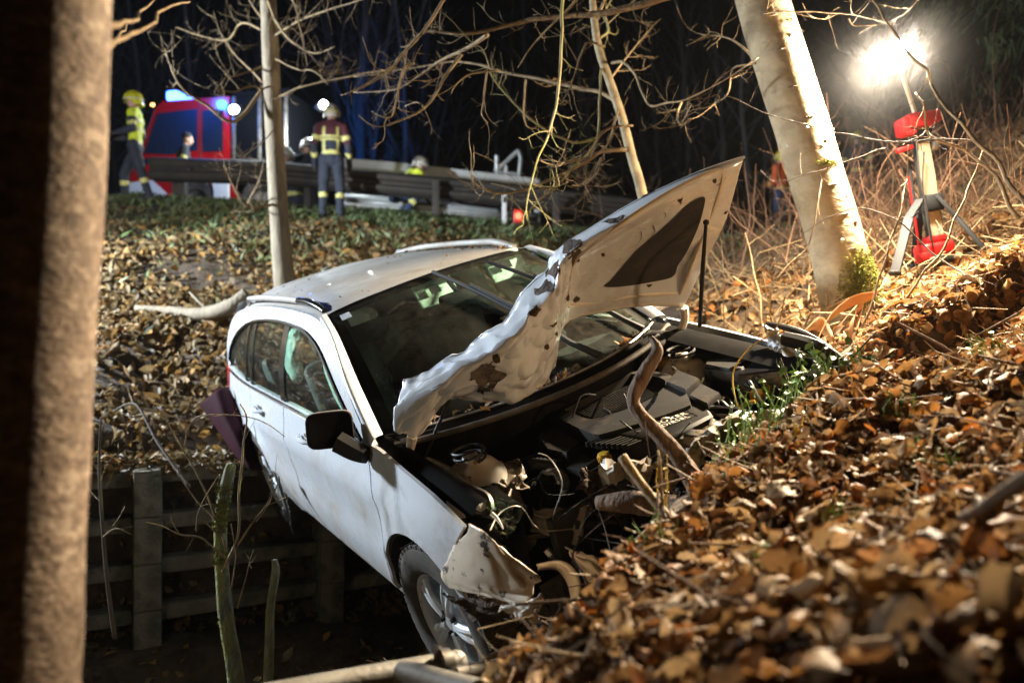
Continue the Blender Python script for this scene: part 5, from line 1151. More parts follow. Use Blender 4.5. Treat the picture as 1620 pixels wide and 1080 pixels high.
for k, (pts, rad, lab) in enumerate(WH):
    P = [at(*p) for p in pts]; o = thing('whip', lab, 'twig', P[-1]); b = MB(); C = wob([p-P[-1] for p in P], .02, k, 6); b.tube(C, [rad*.35, rad*.7, rad], seg=7); twiglets(b, C, rad*.45, r, 5, .22, 1); b.build('stem', m_twig if k not in (2, 3, 6) else m_twig_d, o, smooth='all')
def shrub(u, v, Y, n, hgt, lean, mt, lab, spread=.25, group='bare shrubs on the right slope', rad=.007, tw=4):
    base = at(u, v, Y); base.z = h1(base.x, base.y)-.05; o = thing('bare_shrub', lab, 'shrub', base, group=group); b = MB()
    for k in range(n):
        p = Vector((r.normal()*spread, r.normal()*spread*.6, -.05)); d = Vector((lean[0]+r.normal()*.45, r.normal()*.35, 1)).normalized(); q = [p]; h = hgt*r.uniform(.5, 1.15)
        for s in range(6): d = (d+Vector(r.normal(size=3))*.13+Vector((lean[0]*.06, 0, -.03*s))).normalized(); q.append(q[-1]+d*h/6)
        C = catmull(q, 3); R = rad*r.uniform(.6, 1.3); b.tube(C, [R, R*.75, R*.35], seg=5, cap=False); twiglets(b, C, R*.4, r, tw, hgt*.28, 1, .15)
    b.build('stems', mt, o, smooth='all'); return o
SHR = [(1150, 520, 5.0, 9, .75, (-.4, 0), m_straw, 'pale stalks right beside the raised bonnet and its strut'), (1215, 500, 5.0, 10, .9, (.2, 0), m_straw, 'pale crossing stalks between the bonnet and the leaning trunk'),
     (1275, 470, 6.2, 18, 1.0, (.1, 0), m_brush, 'brown shrub behind the lower part of the leaning trunk'), (1400, 440, 5.8, 20, 1.2, (-.1, 0), m_brush, 'brown shrub close behind the tripod on its left'), (1545, 410, 5.8, 22, .9, (.1, 0), m_brush, 'brown shrub close behind the tripod on its right'),
     (1600, 330, 7.0, 24, 1.2, (-.2, 0), m_brush, 'brown shrub on the slope at the right edge'), (1330, 400, 7.5, 22, 1.5, (.0, 0), m_brush, 'tall brown shrub under the lamp glare'), (1440, 360, 8.5, 26, 1.6, (.1, 0), m_brush, 'tall misty shrub directly behind the lamp mast'),
     (1175, 430, 9.0, 14, 1.4, (-.3, 0), m_twig_d, 'dark shrub left of the person in the orange vest'), (1130, 430, 7.5, 9, 1.7, (-.3, 0), m_twig_d, 'dark shrub behind the raised corner of the bonnet'), (1560, 280, 9.5, 24, 1.6, (.0, 0), m_brush, 'shrub high on the slope below the spruce'), (1375, 350, 10.5, 20, 2.0, (.0, 0), m_twig_d, 'far dark shrub left of the lamp glare'),
     (1490, 400, 6.6, 20, .8, (.2, 0), m_brush, 'low tangled shrub between the tripod and the slope behind'), (1300, 440, 8.8, 18, .9, (.0, 0), m_brush, 'low reddish shrub far behind the leaning trunk')]
SHR += [(1250, 430, 7.0, 20, 1.1, (.1, 0), m_brush, 'reddish shrub showing just left of the leaning trunk'), (1580, 380, 5.2, 20, .8, (-.1, 0), m_brush, 'low reddish shrub at the right edge above the bank'), (1470, 300, 9.5, 26, 1.3, (0, 0), m_brush, 'shrub on the upper slope right of the lamp mast'), (1370, 430, 6.8, 22, .9, (0, 0), m_brush, 'reddish shrub between the leaning trunk and the tripod')]
for (u, v, Y, n, hgt, lean, mt, lab) in SHR: shrub(u, v, Y, n if mt is m_straw else int(n*1.4), hgt, lean, mt, lab, rad=.007 if mt is m_straw else .0042, tw=4 if mt is m_straw else 7, spread=.25 if mt is m_straw else .42)
# spruce boughs hanging into the top right corner
def spruce(loc, h, rad, lab, seed, bare=.1):
    o = thing('spruce_tree', lab, 'tree', loc); r = np.random.default_rng(seed); b = MB(); b.tube([(0, 0, 0), (0, 0, h*.5), (0, 0, h)], [.22, .14, .02], seg=10); b.build('trunk', m_bark_mid, o)
    Vv = []; 
    for k in range(int(h*15)):
        z = h*(bare+(1-bare)*k/(h*15)); L = rad*(1-.75*(z/h))*r.uniform(.7, 1.1); a = r.uniform(0, 2*PI); d = Vector((math.cos(a), math.sin(a), 0)); s = Vector((-d.y, d.x, 0))
        for q in range(int(26*L)+4):
            f = r.uniform(.15, 1); p = d*L*f+Vector((0, 0, z-.35*L*f*f+.05*r.normal()))+s*r.normal()*.22*L*(1-f*.6); w = d*.5+s*r.normal()*.8+Vector((0, 0, -.5-.3*r.random())); w.normalize(); ln = r.uniform(.12, .30); e = w.cross(Vector((0, 0, 1)))*.022
            Vv += [p-e, p+e, p+w*ln+e*.5, p+w*ln-e*.5]
    V = np.array([tuple(p) for p in Vv]); bulk('crown', V, np.arange(len(V)).reshape(-1, 4), mat('needles', (.035, .060, .022), .7, island=.5), o, smooth=False); return o
q = at(1665, 250, 8.6); spruce((q.x, q.y, h1(q.x, q.y)), 9, 2.0, 'dark green spruce in the top right corner', 3, .18)
q = at(1760, 250, 11); spruce((q.x, q.y, h1(q.x, q.y)), 11, 2.6, 'second spruce further back beyond the right edge', 5)
# bare wood behind the road
def bare_proto(seed, h):
    r = np.random.default_rng(seed); tr = MB(); cr = MB(); q = [Vector((0, 0, 0))]; d = Vector((r.normal()*.06, r.normal()*.06, 1))
    for s in range(7): d = (d+Vector((r.normal()*.05, r.normal()*.05, 0))).normalized(); q.append(q[-1]+d*h/7)
    C = catmull(q, 4); R = .09*r.uniform(.8, 1.4); tr.tube(C, [R, R*.6, R*.2], seg=7)
    for k in range(22):
        i = int(r.uniform(.12, .97)*(len(C)-1)); a = r.uniform(0, 2*PI); w = Vector((math.cos(a)*.7, math.sin(a)*.7, .75)).normalized(); L = h*.28*(1.2-i/len(C)); p = [C[i]]
        for s in range(5): w = (w+Vector(r.normal(size=3))*.16+Vector((0, 0, .06))).normalized(); p.append(p[-1]+w*L/5)
        P = catmull(p, 2); rr_ = R*.3*(1.1-i/len(C)); cr.tube(P, [rr_, rr_*.6, rr_*.25], seg=4, cap=False); twiglets(cr, P, rr_*.35, r, 4, L*.4, 1, .2)
    return tr, cr
protos = []
for k in range(5):
    tr, cr = bare_proto(60+k, 9+k); o = thing('bare_tree', 'bare tree in the dark wood behind the road', 'tree', group='bare trees behind the road'); tr.build('trunk', m_bark_far, o, smooth='all'); cr.build('crown', m_bark_far, o, smooth='all'); protos.append(o)
r = np.random.default_rng(33); spots = [(590, 21.5), (603, 21.7), (570, 22), (632, 22.4), (655, 23.5), (700, 23), (560, 24)]+[(r.uniform(-60, 1500), r.uniform(22, 34)) for _ in range(52)]
for i, (u, Y) in enumerate(spots):
    o = protos[i] if i < 5 else copy_tree(protos[int(r.integers(5))])
    if i < 7: o['label'] = 'bare tree lit blue by the beacons behind the pale guardrail'; o['group'] = 'trees lit blue behind the guardrail'
    else: o['label'] = 'bare tree in the dark wood behind the road'; o['group'] = 'bare trees behind the road'
    x = (u-810)/FPX*Y; o.location = (x, Y, h1(x, Y)-.1); o.rotation_euler = (r.normal()*.05, r.normal()*.08, r.uniform(0, 6.28)); s = r.uniform(.8, 1.35); o.scale = (s, s, s)
# ------------------------------------------------------------------ concrete crib wall
m_conc = mat('old_concrete', (.25, .205, .145), .9, c2=(.15, .125, .09), scale=7, bump=.6, bscale=40, c3=(.06, .06, .035), scale3=4, thr3=(.5, .7))
A = at(60, 760, 5.05); Bp = at(560, 722, 6.0); A.z = -.86; Bp.z = -.86+.02
wd = (Bp-A).normalized(); wn_ = Vector((wd.y, -wd.x, 0)).normalized()          # outward towards the viewer
crib = thing('crib_wall', 'dark concrete crib wall of beams holding up the leafy slope', 'retaining wall', A)
ang = math.atan2(wd.y, wd.x); RM = Matrix.Rotation(ang, 3, 'Z'); Lw = (Bp-A).length
def ub(u): 
    # distance along the wall seen at column u
    k = (u-810)/FPX; return (k*A.y-A.x)/(wd.x-k*wd.y)
posts = [ub(232), ub(519), ub(-60)]
for k, s in enumerate(posts):
    for j in range(4):
        b = MB(); b.box((0, 0, 0), (.170, .30, .305), None, .012); o = b.build('header_block', m_conc, crib); o.matrix_basis = Matrix.Translation(wd*s+Vector((0, 0, -.14-.31*j))+wn_*(.02-.012*j)) @ RM.to_4x4() @ Matrix.Rotation(R_([-1.0, .8, -.5, .4][j]), 4, 'Y')
edges = [(posts[2]+.09, posts[0]-.09), (posts[0]+.09, posts[1]-.09), (posts[1]+.09, posts[1]+1.3)]
for (s0, s1) in edges:
    for j in range(4):
        b = MB(); b.box((0, 0, 0), (s1-s0, .15, .10), None, .010); o = b.build('stretcher_beam', m_conc, crib); o.matrix_basis = Matrix.Translation(wd*((s0+s1)/2)+Vector((0, 0, -.05-.305*j))-wn_*.03) @ RM.to_4x4() @ Matrix.Rotation(R_([.5, -.4, .3, -.6][j]), 4, 'Y')
b = MB(); q = [wd*(-.8), wd*(Lw+.8)]
rr = np.random.default_rng(3); n = 90
def fill(s, t): p = wd*(-.8+(Lw+1.6)*s)+Vector((0, 0, -1.35*t+.02))-wn_*(.13+.02*t); return p+wn_*(.05*noise.noise(p*9)+.03*noise.noise(p*25))
b.grid(fill, 120, 40); o = b.build('earth_fill', m_soil, crib, smooth='all')
fl = MB()
for k in range(420):
    p = fill(rr.random(), rr.random()*.95+.03)+wn_*.03; pv, pf = PRO_LO[int(rr.integers(len(PRO_LO)))]; M = Matrix(frames(np.array([tuple(wn_+Vector((0, 0, .5)))]), .5, 1, rr)[0].tolist()); sz = rr.uniform(.04, .09); fl.add([p+M @ Vector(q_*sz) for q_ in pv], pf.tolist())
o = fl.build('caught_leaves', m_leaf2, crib, smooth='all'); o['kind'] = 'stuff'
# ------------------------------------------------------------------ pipe handrail at the bottom edge
m_galv = mat('galvanised_pipe', (.30, .285, .25), .6, metal=.35, c2=(.18, .165, .14), scale=8, bump=.15, bscale=60, c3=(.12, .085, .05), scale3=6, thr3=(.55, .75))
pr = thing('pipe_railing', 'grey steel pipe railing with a clamp at the bottom edge', 'railing', at(560, 1085, 1.95))
PL = Vector(pr.location)
b = MB(); b.tube([at(380, 1112, 1.75)-PL, at(560, 1078, 1.9)-PL, at(722, 1049, 2.05)-PL], [.033, .033, .033], seg=24); b.build('top_pipe', m_galv, pr)
b = MB(); b.tube([at(640, 1063, 1.93)-PL, at(690, 1078, 1.80)-PL, at(760, 1098, 1.62)-PL], .030, seg=24); b.build('branch_pipe', m_galv, pr)
b = MB(); c = at(703, 1052, 2.02)-PL; d = (at(722, 1049, 2.05)-at(560, 1078, 1.9)).normalized(); b.tube([c-d*.018, c-d*.016, c+d*.012, c+d*.014], [.033, .041, .041, .033], seg=24); b.tube([c+Vector((-.012, -.02, .035)), c+Vector((-.016, -.03, .052)), c+Vector((-.02, -.035, .056))], .012, seg=8); b.build('clamp', m_steel, pr)
b = MB(); b.ellipsoid(at(722, 1049, 2.05)-PL, (.030, .034, .034), 16, 10); b.build('end_cap', m_galv, pr)
b = MB(); b.tube([at(718, 1068, 1.9)-PL, at(790, 1056, 2.0)-PL, at(850, 1042, 2.1)-PL], [.022, .022, .022], seg=16); b.build('lower_pipe', m_galv, pr)
# ------------------------------------------------------------------ guardrails
m_rail = mat('rail_steel', (.055, .042, .032), .75, metal=.2, c2=(.035, .028, .022), scale=3); m_rail_l = mat('rail_steel_pale', (.50, .50, .48), .5, metal=.3, c2=(.40, .40, .38), scale=3)
WB = [(.0, .155), (.035, .135), (.08, .10), (.08, .055), (.02, .02), (.02, -.02), (.08, -.055), (.08, -.10), (.035, -.135), (.0, -.155)]
def wbeam(path, out, mt, parent, sc=1.0):
    b = MB(); k = len(WB)
    for p in path: b.v += [tuple(p+out*(o*sc)+Vector((0, 0, h*sc))) for o, h in WB]
    for i in range(len(path)-1):
        for j in range(k-1): b.f.append((i*k+j, (i+1)*k+j, (i+1)*k+j+1, i*k+j+1)); b.m.append(0)
    o = b.build('rail_beam', mt, parent); o.modifiers.new('s', 'SOLIDIFY').thickness = .006; return o
gr1 = thing('guardrail', 'dark steel guardrail along the top of the slope', 'guardrail', at(560, 330, 13.5)); G0 = Vector(gr1.location)
path = [at(238, 267, 13.0), at(420, 272, 13.2), at(600, 289, 13.5), at(760, 303, 13.8), at(985, 327, 14.1), at(1100, 345, 14.4)]
wbeam([p-G0 for p in path], Vector((0, -1, 0)), m_rail, gr1, 1.2)
wbeam([p-G0+Vector((0, .12, 0)) for p in path], Vector((0, 1, 0)), m_rail, gr1, 1.2)
for u, v in ((284, 269), (487, 280), (690, 298), (880, 318)):
    p = at(u, v, 13.45); zb = h1(p.x, p.y); b = MB(); w = .20 if u < 300 else .12; b.box((0, 0, (p.z+.13+zb-.3)/2-p.z), (w, .10, p.z+.13-zb+.3), None, .01); o = b.build('post', m_rail, gr1); o.location = p-G0
b = MB()
for p in ((584, 287, 13.42), (300, 268, 13.0), (742, 302, 13.7)): b.ellipsoid(at(*p)-G0+Vector((0, -.05, 0)), (.02, .02, .02))
b.build('rail_bolt', m_chrome, gr1)
gr2 = thing('guardrail', 'pale lit guardrail of stacked panels across the road', 'guardrail', at(690, 300, 15.0)); G1 = Vector(gr2.location)
path = [at(540, 264, 14.6), at(620, 270, 14.7), at(720, 281, 14.9), at(850, 296, 15.1)]
b = MB(); 
for i in range(3): 
    a, c = path[i], path[i+1]; b2 = MB(); nx_ = Vector((0, -1, 0)); b2.add([a-G1+Vector((0, 0, .16)), c-G1+Vector((0, 0, .16)), c-G1+Vector((0, .02, -.19)), a-G1+Vector((0, .02, -.19)), a-G1+Vector((0, .10, .17)), c-G1+Vector((0, .10, .17))], [(0, 1, 2, 3), (0, 4, 5, 1)]); b2.build('top_panel', m_rail_l, gr2)
wbeam([p-G1+Vector((0, 0, -.62)) for p in path], Vector((0, -1, 0)), m_rail_l, gr2, .9)
for i in range(4):
    p = path[i]; zb = h1(p.x, p.y); b = MB(); b.box((0, .06, (.15+zb-p.z)/2), (.10, .08, p.z-zb+.15), None, .01); o = b.build('post', m_rail_l, gr2); o.location = p-G1
# angle-iron bracket, delineator post, red lamp
sb = thing('steel_bracket', 'grey triangular steel bracket rising behind the guardrail', 'bracket', at(803, 290, 15.4)); L = Vector(sb.location)
b = MB()
for a, c in (((783, 272), (820, 238)), ((800, 292), (801, 262)), ((820, 238), (824, 250)), ((824, 250), (820, 290)), ((786, 246), (786, 275)), ((783, 272), (822, 276))): b.tube([at(*a, 15.4)-L, at(*c, 15.4)-L], .035, seg=4)
b.build('frame_bar', m_rail_l, sb)
dp = thing('delineator_post', 'slim white road marker post beside the red lamp', 'post', at(798, 352, 12.8)); b = MB(); b.box((0, 0, .22), (.075, .05, .50), None, .012); b.build('post_body', mat('white_plastic', (.62, .63, .62), .6), dp); b = MB(); b.box((.0, -.03, .36), (.04, .012, .09), None, .004); b.build('reflector', m_black, dp)
rl = thing('warning_lamp', 'small square red warning lamp on the grass', 'lamp', at(820, 352, 12.6)); b = MB(); b.box((0, 0, .10), (.15, .07, .22), None, .02); b.build('lamp_case', mat('red_plastic', (.60, .02, .015), .4), rl)
b = MB(); b.lathe([(0, .014), (.05, .010), (.055, 0), (0, 0)], Matrix.Translation((0, -.04, .10)) @ Matrix.Rotation(PI/2, 4, 'X'), 20); b.build('lens', mat('red_glow', (.8, .05, .02), .4, emit=(1, .06, .03), es=9), rl)
# ------------------------------------------------------------------ tripod work light
m_redp = mat('tool_red', (.42, .008, .008), .45, c2=(.34, .007, .007), scale=6, spec=.3); m_mast = mat('mast_grey', (.55, .47, .33), .45, metal=.2); m_dk = mat('tripod_black', (.02, .022, .026), .75, spec=.2)
YT = 4.7; tb = at(1478, 428, YT); tp = thing('work_light', 'red and black tripod work light glaring among the shrubs', 'work light', tb); L = Vector(tb)
p = lambda u, v, dy=0: at(u, v, YT+dy)-L
b = MB(); b.tube([p(1415, 88), p(1428, 120), p(1447, 178)], [.010, .012, .014], seg=10); b.build('upper_mast', m_mast, tp)
b = MB(); a, c = p(1456, 222), p(1481, 385); d = (c-a).normalized(); s = Vector((1, 0, 0)); s = (s-d*s.dot(d)).normalized(); f = d.cross(s)
vs = []
for q, w in ((a, .034), (a.lerp(c, .35), .040), (a.lerp(c, .7), .036), (c, .034)): vs += [q+s*w-f*.03, q+s*w*.55-f*.042, q-s*w*.55-f*.042, q-s*w-f*.03, q-s*w+f*.03, q+s*w+f*.03]
b.add(vs, [(k*6+i, k*6+(i+1) % 6, (k+1)*6+(i+1) % 6, (k+1)*6+i) for k in range(3) for i in range(6)]); b.build('body_column', m_mast, tp)
b = MB()
for sx in (-.045, .045): b.tube([a+s*sx, c+s*sx], .010, seg=6)
b.build('column_edge', m_dk, tp)
RT = Matrix.Rotation(R_(-9), 3, 'Y')
b = MB(); b.box(p(1452, 192, -.02), (.165, .13, .085), RT, .016); b.box(p(1427, 202, -.02), (.045, .11, .10), RT, .012); b.box(p(1476, 186, -.02), (.045, .11, .07), RT, .012); b.box(p(1436, 212, -.03), (.07, .09, .03), RT, .01); b.build('carry_head', m_redp, tp)
b = MB(); b.box(p(1457, 214), (.10, .10, .05), RT, .01); b.box(p(1463, 222), (.12, .07, .03), RT, .008); b.build('head_clamp', m_dk, tp)
b = MB(); b.box(p(1431, 236, -.03), (.10, .03, .030), Matrix.Rotation(R_(-18), 3, 'Y'), .008); b.build('handle', m_redp, tp)
b = MB(); b.lathe([(0, .015), (.028, .012), (.028, -.012), (0, -.015)], Matrix.Translation(p(1478, 231, -.03)) @ Matrix.Rotation(PI/2, 4, 'Y'), 16); b.build('knob', m_steel, tp)
b = MB(); b.box(p(1472, 322), (.115, .11, .10), RT, .015); b.build('leg_collar', m_dk, tp)
for q in ([p(1455, 318, -.05), p(1438, 345, -.12), p(1416, 432, -.30)], [p(1484, 312, -.04), p(1515, 345, -.10), p(1558, 395, -.20)], [p(1462, 320, .05), p(1452, 360, .15), p(1448, 420, .3)]):
    b = MB()
    for i in (0, 1):
        m0, m1 = q[i], q[i+1]; dd = (m1-m0).normalized(); M = dd.to_track_quat('Z', 'Y').to_matrix(); b.box((m0+m1)/2, (.052, .022, (m1-m0).length+.02), M, .005)
    lo = b.build('leg', m_dk, tp); b = MB(); b.box(q[2], (.06, .05, .03), None, .012); b.build('foot', m_black, lo)
b = MB(); b.box(p(1470, 345), (.030, .02, .20), RT, .004); b.box(p(1447, 345, .02), (.012, .012, .5), RT, .003); b.build('strut', m_redp, tp)
b = MB(); b.tube([p(1438, 258, .02), p(1443, 300, .02), p(1450, 345, .02)], .012, seg=8); b.build('hinge_rod', m_dk, tp)
b = MB(); b.box(p(1478, 398, -.02), (.19, .15, .105), RT, .03, seg=3); b.box(p(1462, 408, -.05), (.07, .10, .06), RT, .015); b.box(p(1478, 380, -.02), (.10, .12, .05), RT, .015); b.build('battery_base', m_redp, tp)
b = MB(); b.box(p(1484, 412, -.06), (.15, .10, .06), RT, .02); b.tube([p(1450, 225, -.06), p(1455, 280, -.08), p(1466, 330, -.10), p(1476, 390, -.10)], .005, seg=6, n=4); b.tube([p(1462, 240, -.06), p(1460, 300, -.07), p(1472, 380, -.11)], .004, seg=6, n=4); b.build('cable', m_black, tp)
m_led = mat('lamp_glow', (1, 1, 1), .5, emit=(1.0, .97, .90), es=75)
for (u, v, sx, sz) in ((1402, 92, .10, .10), (1424, 76, .10, .10), (1422, 100, .09, .09)):
    b = MB(); M = Matrix.Rotation(R_(-10), 3, 'Y') @ Matrix.Rotation(R_([18, -12, 6][(u+v) % 3]), 3, 'Z'); c = p(u, v, -.10)
    b.lathe([(0, .012), (sx*.45, .010), (sx*.52, 0), (0, -.004)], Matrix.Translation(c) @ M.to_4x4() @ Matrix.Rotation(PI/2, 4, 'X'), 20); b.build('led_panel', m_led, tp)
    b = MB(); b.box(c+M @ Vector((0, .035, 0)), (sx+.012, .045, sz+.012), M, .01); b.build('lamp_housing', m_dk, tp)
# ------------------------------------------------------------------ firefighters
m_navy = mat('navy_cloth', (.018, .022, .035), .85, c2=(.03, .034, .048), scale=9, bump=.3, bscale=40); m_maroon = mat('maroon_cloth', (.075, .012, .018), .85, bump=.3, bscale=30)
m_hv = mat('hi_vis_yellow', (.62, .70, .03), .7, bump=.3, bscale=30); m_refl = mat('reflective_band', (.62, .56, .18), .5); m_orange = mat('hi_vis_orange', (.75, .11, .02), .7, bump=.2, bscale=30)
m_skin = mat('skin', (.50, .29, .21), .55); m_boot = mat('boot_black', (.015, .014, .013), .6); m_glove = mat('glove_dark', (.04, .03, .028), .8); m_silver = mat('silver_band', (.62, .62, .58), .4); m_hair = mat('dark_hair', (.03, .022, .018), .8)
m_blue = mat('blue_cloth', (.03, .05, .10), .85, bump=.3, bscale=30)
PM_ = [m_navy, m_maroon, m_hv, m_refl, m_orange, m_skin, m_boot, m_glove, m_silver, m_blue]
NAVY, MAR, HV, REF, ORG, SKIN, BOOT, GLV, SIL, BLU = range(10)
def person(label, loc, yaw, J, dress, helmet=None, group=None, hair=False, scale=1.0, extra=None):
    """J: joints in metres, x to the person's right, y forward, z up from the feet; dress: rule (bone, t, point) -> material"""
    o = thing('person', label, 'person', loc, (0, 0, yaw), group); o.scale = (scale,)*3
    V = {k: Vector(v) for k, v in J.items()}
    bones = []
    def limb(n, a, c, r0, r1, fl=1.0): bones.append((n, V[a] if isinstance(a, str) else a, V[c] if isinstance(c, str) else c, r0, r1, fl))
    limb('pelvis', 'pelvis', 'waist', .155, .140, .72); limb('torso', 'waist', 'chest', .145, .180, .68); limb('yoke', 'chest', 'collar', .175, .085, .70); limb('neck', 'collar', 'skull', .062, .058)
    for s in 'lr':
        limb('shoulder', 'collar', 'sh'+s, .075, .078); limb('uparm', 'sh'+s, 'el'+s, .078, .060); limb('forearm', 'el'+s, 'wr'+s, .062, .050)
        h = (V['wr'+s]-V['el'+s]).normalized(); limb('hand', 'wr'+s, V['wr'+s]+h*.085, .040, .034)
        side = h.cross(Vector((0, 0, 1)) if abs(h.z) < .8 else Vector((0, 1, 0))).normalized(); q = V['wr'+s]+h*.075
        for k, ln in enumerate((.055, .07, .066, .05)): a = q+side*(.028-.019*k); limb('hand', a, a+h*ln+Vector((0, .012, -.014)), .0125, .0095)
        a = V['wr'+s]+h*.03+side*.035; limb('hand', a, a+h*.05+side*.028, .014, .011)
        limb('thigh', 'hip'+s, 'kn'+s, .105, .078); limb('shin', 'kn'+s, 'an'+s, .078, .062); limb('boot', 'an'+s, 'to'+s, .060, .048)
    b = MB()
    for n, a, c, r0, r1, fl in bones:
        q = MB(); N = 7; pts = [a.lerp(c, i/N) for i in range(N+1)]; q.tube(pts, list(np.linspace(r0, r1, N+1)), seg=14); 
        d = (c-a).normalized()
        if fl != 1.0: q.v = [tuple(Vector((0, 0, 0))+p0+Vector(((v-p0).x, (v-p0).y*fl, (v-p0).z))) for v, p0 in ((Vector(v), a+d*max(0, min((c-a).length, (Vector(v)-a).dot(d)))) for v in q.v)]
        for e, r in ((a, r0), (c, r1)): q.ellipsoid(e, (r, r*fl, r), 14, 9)
        b.add(q.v, q.f)
    sk = V['skull']; hd = V['head']; up = (hd-sk).normalized(); fw = V['look'].normalized(); rt = fw.cross(up).normalized(); HM = Matrix((rt, fw, up)).transposed()
    hc = sk+up*.085+fw*.012
    for c, r in (((0, 0, .02), (.074, .092, .098)), ((0, .030, -.055), (.058, .060, .062)), ((0, .098, -.018), (.013, .020, .024)), ((0, .078, -.066), (.026, .018, .012)), ((.076, -.005, -.02), (.012, .022, .030)), ((-.076, -.005, -.02), (.012, .022, .030)), ((.032, .078, .012), (.020, .012, .010)), ((-.032, .078, .012), (.020, .012, .010)), ((0, .080, .030), (.055, .016, .010))):
        q = MB(); q.ellipsoid((0, 0, 0), r, 12, 8); b.add([hc+HM @ (Vector(c)+Vector(v)) for v in q.v], q.f)
    tmp = b.build('body', PM_, None, smooth='all'); m = tmp.modifiers.new('r', 'REMESH'); m.mode = 'VOXEL'; m.voxel_size = .016
    m2 = tmp.modifiers.new('s', 'SMOOTH'); m2.factor = .5; m2.iterations = 4
    ts_ = bpy.data.scenes.new('making'); COL.objects.unlink(tmp); ts_.collection.objects.link(tmp)
    with bpy.context.temp_override(scene=ts_, view_layer=ts_.view_layers[0]): dg = bpy.context.evaluated_depsgraph_get()
    me = bpy.data.meshes.new_from_object(tmp.evaluated_get(dg)); bpy.data.objects.remove(tmp); bpy.data.scenes.remove(ts_)
    body = bpy.data.objects.new('body', me); COL.objects.link(body); body.parent = o; me.name = 'body'
    me.materials.clear()
    for mm in PM_: me.materials.append(mm)
    n = len(me.polygons); C = np.zeros(n*3); me.polygons.foreach_get('center', C); C = C.reshape(-1, 3); best = np.full(n, 9e9); bi = np.zeros(n, int); bt = np.zeros(n)
    for i, (nm, a, c, r0, r1, fl) in enumerate(bones):
        A = np.array(a); D = np.array(c)-A; t = np.clip(((C-A)@D)/(D@D), 0, 1); dist = np.linalg.norm(C-(A+t[:, None]*D), axis=1)/(r0+(r1-r0)*t)
        k = dist < best; best[k] = dist[k]; bi[k] = i; bt[k] = t[k]
    hdist = np.linalg.norm(C-np.array(hc), axis=1); mi = np.zeros(n, int)
    for j in range(n):
        nm = bones[bi[j]][0]
        mi[j] = SKIN if (hdist[j] < .135 and C[j, 2] > sk.z-.03 or nm == 'neck') else (BOOT if nm == 'boot' else dress(nm, bt[j], C[j]))
    me.polygons.foreach_set('material_index', mi.astype(np.int32)); me.polygons.foreach_set('use_smooth', np.ones(n, bool))
    nv = len(me.vertices); co = np.zeros(nv*3); me.vertices.foreach_get('co', co); co = co.reshape(-1, 3); no = np.zeros(nv*3); me.vertex_normals.foreach_get('vector', no); no = no.reshape(-1, 3)
    fold = np.array([noise.noise(Vector(c)*13)*.010+noise.noise(Vector(c)*27)*.004 for c in co]); fold[np.linalg.norm(co-np.array(hc), axis=1) < .16] = 0
    me.vertices.foreach_set('co', (co+no*fold[:, None]).ravel()); me.update()         # cloth folds
    if helmet:
        hm = thing('helmet', None, None); hm.parent = o; hm.matrix_basis = Matrix.Translation(hc) @ HM.to_4x4()
        q = MB(); q.lathe([(.001, .155), (.05, .150), (.085, .125), (.108, .080), (.118, .030), (.122, .0), (.135, -.012), (.130, -.02), (.116, -.006)], Matrix.Scale(1.16, 4, Vector((0, 1, 0))), 28)
        for i, v in enumerate(q.v):
            if v[2] < 0 and v[1] < 0: q.v[i] = (v[0], v[1]*1.05, v[2]-.055)
        q.build('helmet_shell', helmet[0], hm, smooth='all')
        q = MB(); q.tube([(0, .145, .03), (0, .11, .12), (0, 0, .166), (0, -.11, .115), (0, -.145, .03)], .012, seg=8, n=4); q.build('crest', helmet[0], hm)
        q = MB(); q.tube([(.125*math.cos(a), .145*math.sin(a), .025) for a in np.linspace(0, 2*PI, 25)], .011, seg=6, cap=False); q.build('helmet_band', helmet[1], hm)
        q = MB(); q.grid(lambda s, t: Vector((.124*math.cos(R_(25+130*t)), .146*math.sin(R_(25+130*t))+.01, .01-.035*s)), 2, 10); q.build('visor', m_gloss, hm, smooth='all')
    elif hair:
        q = MB(); q.ellipsoid((0, -.012, .040), (.080, .092, .085), 16, 10); ho = q.build('hair', m_hair, o, smooth='all'); ho.matrix_basis = Matrix.Translation(hc) @ HM.to_4x4()
    return o
def stand(hz=0, step=0., arms='down', lean=0., look=(0, 1, 0), crouch=0.):
    j = dict(pelvis=(0, -lean*.2, .94), waist=(0, lean*.2, 1.08), chest=(0, lean*.6, 1.34), collar=(0, lean, 1.50), skull=(0, lean*1.15+.01, 1.575), head=(0, lean*1.25+.02, 1.78), look=look,
             shl=(-.19, lean*.95, 1.43), shr=(.19, lean*.95, 1.43), hipl=(-.10, 0, .92), hipr=(.10, 0, .92), knl=(-.12, .04-step, .50), knr=(.13, .05+step, .50), anl=(-.13, -step*1.6, .09), anr=(.14, step*1.2, .09), tol=(-.15, .17-step*1.6, .05), tor=(.17, .17+step*1.2, .05))
    if arms == 'down': j.update(ell=(-.27, lean*.8-.02, 1.15), elr=(.27, lean*.8-.02, 1.15), wrl=(-.27, lean*.8+.10, .90), wrr=(.27, lean*.8+.10, .90))
    if arms == 'front': j.update(ell=(-.27, lean-.03, 1.16), elr=(.27, lean-.03, 1.16), wrl=(-.14, lean+.21, 1.12), wrr=(.12, lean+.22, 1.08))
    return j
